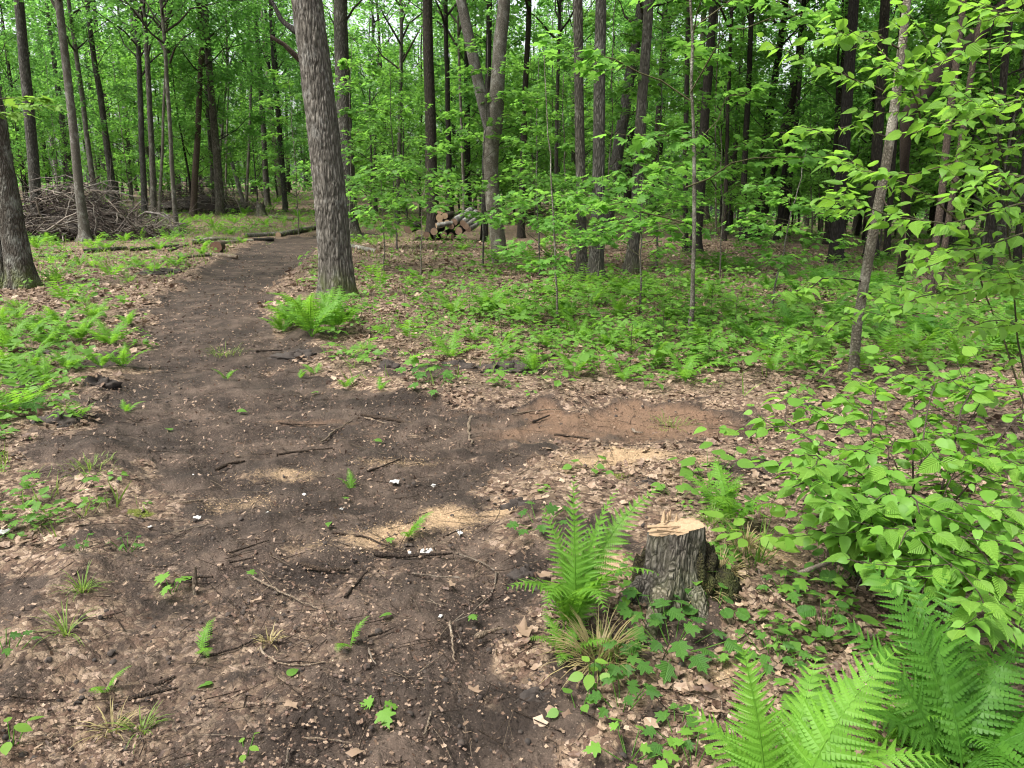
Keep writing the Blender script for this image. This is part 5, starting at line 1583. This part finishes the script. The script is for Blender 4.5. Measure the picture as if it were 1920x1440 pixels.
# ------------------------------------------------------------------ sticks, scraps and clods lying on the ground
def stick(pts, w, mat, label, seed, lift=0.4, taper=.5):
    rs = np.random.RandomState(seed)
    G = np.array([at(u, v) for u, v in pts])
    if len(G) == 2:
        G = np.array([G[0], (G[0] + G[1]) / 2 + np.array([rs.normal(0, .012), rs.normal(0, .012), 0]), G[1]])
    s = np.linspace(0, len(G) - 1, 12)
    P = np.stack([np.interp(s, np.arange(len(G)), G[:, i]) for i in range(3)], -1)
    k = np.array([.25, .5, .25])
    for i in range(2): P[1:-1, :2] = (P[:-2, :2] + 2 * P[1:-1, :2] + P[2:, :2]) / 4
    L = np.linalg.norm(P[-1] - P[0])
    P[:, :2] += rs.normal(0, .010 * L, (12, 2))
    r = w * scale_at(P[6]) / 2
    P[:, 2] = H(P[:, 0], P[:, 1]) + r * lift + .012
    B = P[0].copy()
    mb = MB()
    R = r * np.linspace(1, taper, 12) * (1 + rs.normal(0, .12, 12))
    add_tube(mb, P - B, R, 8, rs.rand(), cap=True, rough=.25, seed=seed)
    o = link("stick", mb.mesh("stick", M[mat]), None, B)
    return tag(o, label, "stick", "sticks lying on the ground")
ST = [
 ([(567, 1064), (605, 1076), (655, 1074)], 12, 'stick_dark', "thick dark root piece lying flat in the middle of the soil"),
 ([(472, 1086), (530, 1116), (592, 1146)], 4.5, 'stick_pale', "straight grey stick slanting down right of the lower left soil"),
 ([(622, 1004), (690, 1012), (735, 1032), (762, 1040)], 5, 'stick_dark', "thin dark stick below the middle sawdust patch"),
 ([(702, 1044), (750, 1050), (795, 1046), (850, 1044)], 9, 'stick_dark', "brown root beside the white scrap in the soil"),
 ([(852, 1042), (925, 1062), (935, 1100), (905, 1140), (850, 1172)], 4, 'stick_pale', "long thin curved twig bending like a hook"),
 ([(843, 1172), (848, 1205), (853, 1246)], 5.5, 'stick_pale', "short pale twig at the end of the hooked one"),
 ([(486, 1220), (515, 1248), (560, 1254), (628, 1246)], 5, 'stick_pale', "crooked pale twig with a bend near the bottom"),
 ([(512, 1250), (560, 1246), (610, 1250)], 4, 'stick_dark', "brown twig lying along the crooked pale twig"),
 ([(240, 1318), (290, 1306), (336, 1296)], 9, 'stick_dark', "thick brown stick at lower left"),
 ([(290, 1292), (330, 1275)], 9, 'stick_dark', "broken brown chunk above the thick lower left stick"),
 ([(385, 1238), (440, 1222), (492, 1200)], 5, 'stick_dark', "dark twig pointing right left of the crooked pale twig"),
 ([(646, 1126), (668, 1100), (692, 1072)], 6, 'stick_dark', "brown stick pointing up right below the root piece"),
 ([(796, 1386), (803, 1362), (808, 1342)], 6, 'stick_pale', "short whitish stick upright near the bottom"),
 ([(540, 1440), (544, 1402)], 7, 'stick_pale', "pale stick cut by the bottom edge"),
 ([(772, 1080), (815, 1086), (862, 1089)], 5, 'stick_pale', "thin grey stick right of the root piece"),
 ([(406, 886), (430, 874), (460, 869)], 8, 'stick_dark', "brown stick on the upper left part of the soil"),
 ([(520, 856), (570, 850), (625, 844)], 5, 'stick_dark', "dark stick above the left sawdust"),
 ([(690, 888), (720, 878), (755, 862)], 4.5, 'stick_dark', "thin dark stick above the tiny fern sprout"),
 ([(676, 782), (735, 790), (800, 808)], 7, 'stick_dark', "brown root lying at the junction of path and spur"),
 ([(684, 786), (742, 802)], 3.5, 'stick_pale', "pale split twig beside the junction root"),
 ([(522, 797), (575, 801), (625, 799)], 4, 'stick_dark', "thin dark twig across the path left of the junction root"),
 ([(606, 832), (625, 812), (662, 792)], 4, 'stick_pale', "thin bent twig left of the junction root"),
 ([(881, 786), (878, 812), (884, 836)], 7, 'stick_pale', "short grey stick lying towards the camera on the spur"),
 ([(1040, 819), (1075, 823), (1112, 827)], 6, 'stick_dark', "dark root along the front edge of the spur"),
 ([(1000, 795), (1030, 782)], 5, 'stick_dark', "small dark twig on the reddish soil of the spur"),
 ([(1185, 808), (1205, 815)], 5, 'stick_pale', "little brown chip stick on the right of the spur"),
 ([(480, 661), (530, 659)], 4.5, 'stick_dark', "black straight stick at the path's right bank"),
 ([(312, 946), (380, 942), (452, 940)], 3.5, 'stick_pale', "long thin twig at the path's left edge"),
 ([(300, 1008), (360, 995), (402, 985)], 3.5, 'stick_pale', "thin twig in the litter left of the soil"),
 ([(350, 1092), (400, 1088)], 8, 'stick_dark', "dark wood chunk beside the upright splinter"),
 ([(892, 1202), (915, 1192), (942, 1184)], 11, 'stick_pale', "pinkish bark strip near the tall fern"),
 ([(430, 1042), (470, 1030), (505, 1018)], 5, 'stick_dark', "dark twig on the left part of the soil"),
 ([(430, 1060), (480, 1050)], 4, 'stick_dark', "lower one of two dark twigs on the left soil"),
 ([(690, 1200), (720, 1192), (742, 1182)], 5, 'stick_dark', "small dark twig right of the tiny upright fern"),
 ([(692, 1222), (705, 1252)], 5, 'stick_pale', "tiny twig below the small dark one"),
 ([(1385, 1300), (1430, 1268), (1470, 1252)], 12, 'stick_pale', "peeling bark covered root between stump and closest fern"),
 ([(1355, 1185), (1410, 1150), (1450, 1130)], 4.5, 'stick_pale', "thin grey twig right of the stump's foot"),
 ([(1420, 1070), (1440, 1110)], 4, 'stick_pale', "short upright twig right of the mossy mound"),
 ([(1290, 830), (1330, 838)], 6, 'stick_dark', "dark twig near the end of the spur"),
 ([(832, 1012), (870, 996)], 4, 'stick_dark', "twig by the right sawdust patch"),
 ([(960, 780), (1010, 772), (1055, 770)], 3.5, 'stick_pale', "fine pale twig at the back of the spur"),
 ([(100, 790), (150, 770), (200, 742)], 4, 'stick_pale', "bent twig on the torn soil at left"),
 ([(220, 600), (270, 590)], 4, 'stick_dark', "dark twig by the path near the left ferns"),
 ([(570, 1390), (660, 1400)], 4, 'stick_pale', "thin pale twig at the bottom edge middle"),
]
for i, (pts, w, mt, lab) in enumerate(ST):
    stick(pts, w, mt, lab, 4000 + i)
def splinter_up():
    B = at(366, 1106)
    mb = MB()
    add_tube(mb, np.array([[0, 0, -.02], [.004, 0, .05], [.012, 0, .11]]), [.012, .010, .004], 5, .6, cap=True, rough=.3)
    tag(link("splinter", mb.mesh("splinter_up", M['stick_pale']), None, B), "brown wood splinter stuck upright in the soil", "splinter")
splinter_up()
def raised_branch():
    """grey branch lying across the bush's foot"""
    pts = [(1490, 1078, 2.85), (1560, 1052, 2.9), (1632, 1020, 2.95), (1700, 1004, 3.0), (1762, 994, 3.0)]
    Q = np.array([at_y(*p) for p in pts])
    B = Q[0].copy()
    mb = MB()
    add_tube(mb, Q - B, [.010, .010, .009, .008, .006], 8, .5, cap=True, rough=.2)
    for k, e in ((1, (1540, 1000, 2.8)), (2, (1600, 1120, 2.8)), (2, (1690, 930, 3.0))):
        add_tube(mb, curve(Q[k] - B, at_y(*e) - B, 0, 5, .05, np.random.RandomState(k)), np.linspace(.005, .002, 5), 5)
    tag(link("dead_branch", mb.mesh("dead_branch", M['brush_wood']), None, B), "grey bare branch propped across the foot of the hazel bush", "branch")
raised_branch()
def scrap(u, v, w, h, label, seed):
    rs = np.random.RandomState(seed)
    B = at(u, v)
    s = scale_at(B)
    w, h = w * .62, h * .62
    n = 5
    a, b = np.meshgrid(np.linspace(-.5, .5, n), np.linspace(-.5, .5, n))
    z = .35 * w * s * (rs.rand(n, n) - .3) + .012
    V = np.stack([a * w * s * (1 + .3 * rs.rand(n, n)), b * h * s * 2.2 * (1 + .3 * rs.rand(n, n)), np.abs(z)], -1)
    F = [[i * n + j, i * n + j + 1, (i + 1) * n + j + 1, (i + 1) * n + j] for i in range(n - 1) for j in range(n - 1)]
    mb = MB()
    mb.add(V.reshape(-1, 3), F, .6)
    mb.add(V.reshape(-1, 3) - [0, 0, .003], [f[::-1] for f in F], .6)
    tag(link("white_scrap", mb.mesh("white_scrap", M['scrap'], False), None, B, (0, 0, rs.uniform(-.6, .6))), label, "scrap", "white scraps on the ground")
for i, (u, v, w, h, lab) in enumerate(((356, 896, 17, 8, "white crumpled scrap on the soil near the brown stick"), (6, 1003, 24, 14, "white scrap cut by the left border"), (740, 907, 22, 9, "white scrap right of the tiny fern in the sawdust"), (800, 1038, 24, 12, "biggest white scrap beside the brown root"), (862, 1002, 10, 12, "small white scrap right of the sawdust"), (370, 974, 18, 7, "white scrap in the left litter by the thin twig"), (502, 966, 12, 5, "small white scrap on the left soil"), (570, 931, 10, 5, "tiny white scrap above the middle soil"), (812, 914, 10, 7, "pinkish white scrap at the right of the soil"), (768, 1040, 8, 6, "tiny round white scrap left of the biggest"), (826, 1160, 8, 6, "tiny white scrap near the hooked twig"), (640, 958, 10, 4, "faint white scrap between the sawdust patches"), (282, 992, 8, 6, "tiny white scrap in the litter at left"))):
    scrap(u, v, w, h, lab, 4200 + i)
def lump(u, v, w, h, label, seed):
    B = at(u, v)
    s = scale_at(B)
    a, b = np.meshgrid(np.arange(36) * 2 * PI / 36, np.linspace(0, PI / 2, 12))
    n = 1 + 1.7 * (fbm(np.cos(a) * 1.8 + seed, np.sin(a) * 1.8, b * 2, 5, seed) - .5) + .5 * (vnoise(np.cos(a) * 9 + seed, np.sin(a) * 9, b * 9, seed) - .5)
    V = np.stack([w * s / 2 * np.cos(b) * np.cos(a) * n, w * s / 2 * .55 * np.cos(b) * np.sin(a) * n, -.03 + (h * s * .8 + .03) * np.sin(b) * n], -1).reshape(-1, 3)
    ii, jj = (np.arange(11) * 36)[:, None], np.arange(36)[None]
    kk = (jj + 1) % 36
    mb = MB()
    mb.add(V, np.stack([ii + jj, ii + kk, ii + 36 + kk, ii + 36 + jj], -1).reshape(-1, 4), .2)
    tag(link("soil_lump", mb.mesh("soil_lump", M['clod']), None, B), label, "soil lump", "dark lumps of torn up soil")
for i, (u, v, w, h, lab) in enumerate(((1503, 762, 40, 12, "black soil lump behind the hazel bush's left tip"), (185, 722, 70, 16, "dark soil lump at the path's left edge below the ferns"), (110, 790, 90, 16, "long dark lump of torn soil at left"), (40, 712, 70, 14, "dark soil lump near the left border"), (960, 692, 110, 14, "dark bank of soil above the spur"), (860, 688, 80, 10, "dark soil lump left of the bank above the spur"), (730, 690, 60, 12, "dark soil lump by the ladder shaped fern"), (560, 670, 90, 12, "dark crumbly lump by the oak ferns' front"), (300, 512, 80, 8, "dark soil lump by the logs on the left verge"), (80, 665, 50, 8, "dark soil lump among the left ferns"), (1215, 905, 50, 6, "little dark lump behind the stump"), (1010, 1310, 70, 14, "black soil lump at the bottom near the litter"), (985, 1080, 50, 12, "black soil lump left of the tall lady fern"), (970, 950, 60, 12, "dark soil lump by the right sawdust edge"))):
    lump(u, v, w, h, lab, 60 + i)
for i, (u, v, s, az, lab) in enumerate(((990, 1208, .10, .3, "largest pale dead leaf left of the dry grass tuft"), (560, 1340, .06, 1, "curled pale dead leaf at the bottom"), (690, 1418, .07, 2, "grey pink dead leaf near the bottom edge"), (850, 1110, .06, .4, "tan dead leaf inside the hooked twig"), (905, 1310, .06, 1.2, "tan dead leaf near the black lump"), (490, 1130, .05, 2.5, "orange tan dead leaf beside the grey stick"), (1035, 1085, .08, 2.2, "pale dead leaf left of the tall fern's foot"))):
    B = at(u, v)
    mb = MB()
    V, F = DEAD[i % 6]
    mb.add(V * [.8, 1, 1.3], F, .55 + .2 * (i % 2))
    tag(link("dead_leaf", mb.mesh("dead_leaf", M['litter'], True), None, B + np.array([0, 0, .018]), (.1, .15, az), s), lab, "dead leaf", "single dead leaves lying on the soil")

GREENS = [(470, 1084, "small fresh green leaf lying at the top of the straight grey stick"), (735, 1160, "round green leaf lying left of the hooked twig"), (882, 1162, "green leaf lying on the hooked twig's end"), (540, 1276, "little green maple leaf on the crooked pale twig"), (655, 940, "green leaf lying below the tiny sprout in the sawdust"), (618, 986, "pale green leaf lying on the upper soil"), (725, 1020, "green leaf beside the middle sawdust's thin stick"), (320, 812, "pale green leaf lying at the left of the path"), (595, 738, "light green leaf lying in the path bend"), (445, 775, "green leaf lying on the path at the left"), (710, 833, "green leaf lying near the bent twig"), (400, 1290, "narrow green leaf lying at lower left")]
green_me = [leaf_me("fallen_green", p, M['herb']) for p in (LEAF_MAPLE2, LEAF_OVATE2)]
for i, (u, v, lab) in enumerate(GREENS):
    B = at(u, v)
    tag(link("green_leaf", green_me[i % 2], None, B + np.array([0, 0, .02]), (.25, .2, i * 1.9), .045 * (1.6 if v < 850 else 1)), lab, "leaf", "green leaves dropped on the soil")

# ------------------------------------------------------------------ uncountable ground cover
def scatter_polar(n, r0, r1, seed, half=.78, p=1.0):
    rs = np.random.RandomState(seed)
    r = (r0 ** p + (r1 ** p - r0 ** p) * rs.rand(n)) ** (1 / p)
    th = rs.uniform(-half, half, n)
    return r * np.sin(th), r * np.cos(th), rs
def masks(x, y):
    main, spur = soil_sdf(x, y)
    soil = sstep(.28, -.28, np.minimum(main, spur))
    return soil
STUMP_XY = at(1260, 1110)[:2]
def litter():
    x, y, rs = scatter_polar(120000, 1.15, 24, 7, p=.62)
    soil = masks(x, y)
    bl = flat_at(150, 1330)
    left = np.exp(-(((x - bl[0]) / .9) ** 2 + ((y - bl[1]) / 1.0) ** 2))
    cover = .9 - .62 * soil
    cover = cover + .45 * left * soil
    cover *= np.clip(1 - .85 * blobs(x, y, DUST), 0, 1)
    cl = fbm(x * 1.6, y * 1.6, 0, 3, 55)
    cover *= .35 + 1.15 * sstep(.35, .6, cl)
    nearst = np.hypot(x - STUMP_XY[0], y - STUMP_XY[1]) > .16
    keep = (rs.rand(len(x)) < cover) & nearst
    x, y, soil = x[keep], y[keep], soil[keep]
    r = np.hypot(x, y)
    n = len(x)
    sc = np.where((soil > .4) | (rs.rand(n) < .35), rs.uniform(.006, .019, n), .013 + .040 * rs.rand(n) ** 1.7) * (1 + .15 * np.clip(r - 3, 0, 10))
    d = rs.normal(0, 1, (n, 3)) * [1, 1, .25]
    nr = UPZ + rs.normal(0, .5, (n, 3))
    z = H(x, y) + rs.uniform(.003, .024, n)
    tint = np.clip(rs.beta(1.7, 1.7, n) * .98 + .02 - .18 * soil, 0, 1)
    which = rs.randint(6, size=n)
    mb = MB()
    for k in range(6):
        m = which == k
        place(mb, DEAD[k], np.stack([x, y, z], -1)[m], d[m], nr[m], sc[m], tint[m])
    kind(link("leaf_litter", mb.mesh("leaf_litter", M['litter'], False)), "stuff")
litter()
def chips():
    x, y, rs = scatter_polar(34000, 1.15, 13, 17, p=.75)
    soil = masks(x, y)
    keep = rs.rand(len(x)) < soil * (.25 + .75 * sstep(.38, .62, fbm(x * 2, y * 2, 0, 3, 66)))
    x, y = x[keep], y[keep]
    n = len(x)
    P = (np.array([[-.5, -.16, 0], [.5, -.2, 0.05], [.4, .2, .1], [-.45, .14, .1]]), np.array([[0, 1, 2], [0, 2, 3]]))
    d = rs.normal(0, 1, (n, 3)) * [1, 1, .3]
    mb = MB()
    place(mb, P, np.stack([x, y, H(x, y) + rs.uniform(.004, .02, n)], -1), d, UPZ + rs.normal(0, .5, (n, 3)), (.004 + .020 * rs.rand(n) ** 1.5) * (1 + .06 * np.hypot(x, y)), rs.beta(1.1, 1.7, n) * .85)
    kind(link("bark_debris", mb.mesh("bark_debris", M['litter'], False)), "stuff")
    # sawdust
    mb = MB()
    for k, (u, v, ru, rv, wt) in enumerate(DUST):
        c = flat_at(u, v)
        n = int(24000 * ru * rv * wt) + 40
        x = c[0] + rs.normal(0, ru * .72, n)
        y = c[1] + rs.normal(0, rv * .72, n)
        cl = rs.rand(n) < .15 + 1.3 * sstep(.38, .62, fbm(x * 6, y * 6, 0, 3, 93))
        x, y = x[cl], y[cl]
        n = len(x)
        d = rs.normal(0, 1, (n, 3)) * [1, 1, .5]
        place(mb, P, np.stack([x, y, H(x, y) + rs.uniform(.002, .016, n)], -1), d, UPZ + rs.normal(0, .5, (n, 3)), rs.uniform(.003, .010, n), rs.rand(n))
    kind(link("sawdust", mb.mesh("sawdust", M['sawdust'], False)), "stuff")
    # clods
    V0 = np.array([[1, 0, 0], [-1, 0, 0], [0, 1, 0], [0, -1, 0], [0, 0, .8], [.55, .55, .5], [-.6, .5, .45], [-.5, -.6, .5], [.6, -.5, .45]], float)
    F0 = np.array([[0, 5, 8], [0, 2, 5], [2, 6, 5], [1, 6, 2], [1, 7, 6], [1, 3, 7], [3, 8, 7], [3, 0, 8], [4, 8, 5], [4, 5, 6], [4, 6, 7], [4, 7, 8]])
    x, y, rs = scatter_polar(15000, 1.15, 12, 27, p=.9)
    main, spur = soil_sdf(x, y)
    q = np.minimum(main, spur)
    soil = sstep(.28, -.28, q)
    edge = np.exp(-((q - .05) / .2) ** 2)
    keep = rs.rand(len(x)) < soil * (.10 + .9 * sstep(.42, .66, fbm(x * 1.7, y * 1.7, 0, 3, 68))) * .8 + edge * .5
    x, y = x[keep], y[keep]
    n = len(x)
    mb = MB()
    d = rs.normal(0, 1, (n, 3)) * [1, 1, .3]
    place(mb, (V0, F0), np.stack([x, y, H(x, y) + .004], -1), d, UPZ + rs.normal(0, .4, (n, 3)), .003 + .013 * rs.rand(n) ** 3, rs.rand(n))
    kind(link("soil_crumbs", mb.mesh("soil_crumbs", M['clod'])), "stuff")
    # twig litter
    x, y, rs = scatter_polar(4200, 1.2, 13, 37, p=.85)
    mb = MB()
    for a, b in zip(x, y):
        l = rs.uniform(.04, .24)
        az = rs.uniform(0, 6.28)
        dx, dy = math.cos(az) * l, math.sin(az) * l
        P = np.array([[a, b, 0], [a + dx * .5 + rs.normal(0, .01), b + dy * .5 + rs.normal(0, .01), 0], [a + dx, b + dy, 0]])
        P[:, 2] = H(P[:, 0], P[:, 1]) + .016
        add_tube(mb, P, np.array([1, .8, .5]) * rs.uniform(.0009, .0026), 3, rs.rand(), int(rs.rand() < .65))
    kind(link("twig_litter", mb.mesh("twig_litter", [M['stick_pale'], M['stick_dark']])), "stuff")
chips()

def green_density(x, y):
    """how much grows where, from the woods' own layout"""
    main, spur = soil_sdf(x, y)
    q = np.minimum(main, spur)
    away = sstep(.0, .55, q)
    logs = np.exp(-((y - 19.5) / 2.2) ** 2) * sstep(-1.5, -3, x) * sstep(-16, -14, x)
    n = fbm(x * .55, y * .55, 0, 4, 33)
    n2 = fbm(x * 1.8, y * 1.8, 0, 3, 34)
    base = .14 + .86 * sstep(.33, .58, n * .55 + n2 * .45)
    right_patch = sstep(5.8, 7.4, y) * sstep(21, 13, y) * sstep(-1.6, .2, x)
    right_shade = sstep(2.2, 3.6, x) * sstep(4.0, 7.5, y) * sstep(24, 14, y)
    left_patch = sstep(-1.7, -2.7, x) * sstep(4.2, 5.6, y) * sstep(10.5, 8.0, y)
    left_edge = sstep(-1.5, -1.9, x) * sstep(3.3, 3.9, y) * sstep(5.2, 4.2, y)
    far_left = .6 * sstep(-2.5, -4, x) * sstep(11, 15, y) * sstep(42, 34, y)
    near = .10
    mid = .28 * sstep(4.5, 7, y)
    leafy_clear = 1 - .8 * np.exp(-(((x - 2.5) / 5) ** 2 + ((y - 25) / 6) ** 2))
    by_stump = sstep(.55, .9, x) * sstep(1.6, 2.1, y) * sstep(4.2, 3.4, y)
    verge = sstep(-1.55, -1.85, x) * sstep(3.0, 3.5, y) * sstep(6.0, 5.0, y)
    d = np.maximum.reduce([by_stump * .55, verge * 1.1, right_patch * 1.2, right_shade * .8, left_patch * .65, left_edge * .9, far_left * .8, np.full(np.shape(x), near), mid])
    return d * base * away * leafy_clear * (1 - .7 * logs) * .8
def herb_protos():
    out = []
    rs = np.random.RandomState(3)
    for k, (pr, n, h, ls) in enumerate(((LEAF_SIMPLE, 7, .16, .10), (LEAF_SIMPLE, 5, .10, .09), (LEAF_BEECH, 6, .20, .10), (LEAF_SIMPLE, 10, .26, .09), (LEAF_MAPLE, 5, .14, .09), (LEAF_MAPLE, 6, .24, .10))):
        mb = MB()
        for i in range(n):
            a = i * 2.4 + rs.rand()
            z = h * rs.uniform(.4, 1)
            r = rs.uniform(.01, .07)
            d = np.array([[math.cos(a), math.sin(a), rs.uniform(-.3, .25)]])
            place(mb, pr, [[math.cos(a) * r, math.sin(a) * r, z]], d, (UPZ + rs.normal(0, .25, 3))[None], ls * rs.uniform(.7, 1.2), .5)
        out.append((np.concatenate(mb.v), np.concatenate(mb.f)))
    return out
def fern_proto(seed, n, L):
    mb = MB()
    rs = np.random.RandomState(seed)
    PV = np.array([[0, 0, 0], [.11, .3, .0], [0, 1, -.08], [-.11, .3, .0]], float)
    PF = np.array([[0, 1, 2], [0, 2, 3]])
    for k in range(n):
        az = k * 2 * PI / n + rs.uniform(-.4, .4)
        P, lay = frond_layout(L * rs.uniform(.7, 1.1), rs.uniform(.9, 1.3), rs.uniform(-.2, .3), 11, .13 * L / .5, seed + k)
        c, s = math.cos(az), math.sin(az)
        Rz = np.array([[c, -s, 0], [s, c, 0], [0, 0, 1]])
        place(mb, (PV, PF), np.array([l[0] for l in lay]) @ Rz.T, np.array([l[1] for l in lay]) @ Rz.T, np.array([l[2] for l in lay]) @ Rz.T, [l[3] * 1.1 for l in lay], .5)
    return np.concatenate(mb.v), np.concatenate(mb.f)
def undergrowth():
    x, y, rs = scatter_polar(46000, 1.3, 75, 47, p=.95)
    keep = rs.rand(len(x)) < green_density(x, y)
    x, y = x[keep], y[keep]
    n = len(x)
    print("undergrowth plants", n)
    HP = herb_protos()
    FP = [fern_proto(600 + i, 4, .42) for i in range(4)]
    r = np.hypot(x, y)
    ferny = vnoise(x * .5, y * .5, 0, 88)
    isf = rs.rand(n) < np.clip(.06 + .9 * (ferny - .48), .02, .45) * sstep(4, 7, y)
    sc = (.35 + .85 * rs.rand(n) ** 1.5) * (1 + .012 * r) * np.where(y < 5, .62, 1)
    pos = np.stack([x, y, H(x, y)], -1)
    d = rs.normal(0, 1, (n, 3)) * [1, 1, .08]
    nr = UPZ + rs.normal(0, .10, (n, 3))
    tint = np.clip(rs.normal(.5, .25, n), 0, 1)
    wh = rs.randint(len(HP), size=n)
    dark = (x > 2.5) & (y > 8)  # right woods: shade painted as the darker fern green
    mb, mf, md = MB(), MB(), MB()
    for k in range(len(HP)):
        m = (~isf) & (wh == k)
        place(mb, HP[k], pos[m], d[m], nr[m], sc[m], tint[m])
    for k in range(4):
        m = isf & (wh % 4 == k)
        place(mf, FP[k], pos[m & ~dark], d[m & ~dark], nr[m & ~dark], sc[m & ~dark], tint[m & ~dark])
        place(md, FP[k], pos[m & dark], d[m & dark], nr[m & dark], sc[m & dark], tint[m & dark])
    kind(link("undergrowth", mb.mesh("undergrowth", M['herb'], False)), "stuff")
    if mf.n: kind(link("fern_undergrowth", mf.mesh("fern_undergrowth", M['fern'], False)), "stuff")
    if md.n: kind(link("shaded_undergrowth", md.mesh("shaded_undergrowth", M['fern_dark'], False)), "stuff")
    # short grass, mostly on the far left verge
    x, y, rs = scatter_polar(26000, 1.4, 46, 57, p=1.2)
    g = green_density(x, y) * .35 + .35 * sstep(-1.0, -3.5, x) * sstep(13, 18, y) * sstep(44, 36, y) + .35 * sstep(-1.3, -1.8, x) * sstep(2.2, 3, y) * sstep(5, 4, y)
    main, spur = soil_sdf(x, y)
    g = g * sstep(-.1, .3, np.minimum(main, spur))
    keep = rs.rand(len(x)) < g
    x, y = x[keep], y[keep]
    n = len(x)
    pos = np.stack([x, y, H(x, y)], -1)
    mb = MB()
    for k in range(3):
        d = UPZ + rs.normal(0, .5, (n, 3))
        place(mb, BLADE, pos + rs.normal(0, .02, (n, 3)) * [1, 1, 0], d, rs.normal(0, 1, (n, 3)) * [1, 1, .1], rs.uniform(.06, .17, n) * (1 + .02 * np.hypot(x, y)), rs.rand(n))
    kind(link("grass", mb.mesh("grass", M['grass'], False)), "stuff")
undergrowth()
tri = sum(len(m.polygons) for m in bpy.data.meshes)
tri = sum(sum(len(p.vertices) - 2 for p in m.polygons) for m in bpy.data.meshes)
print("objects", len(bpy.data.objects), "polys", tri)
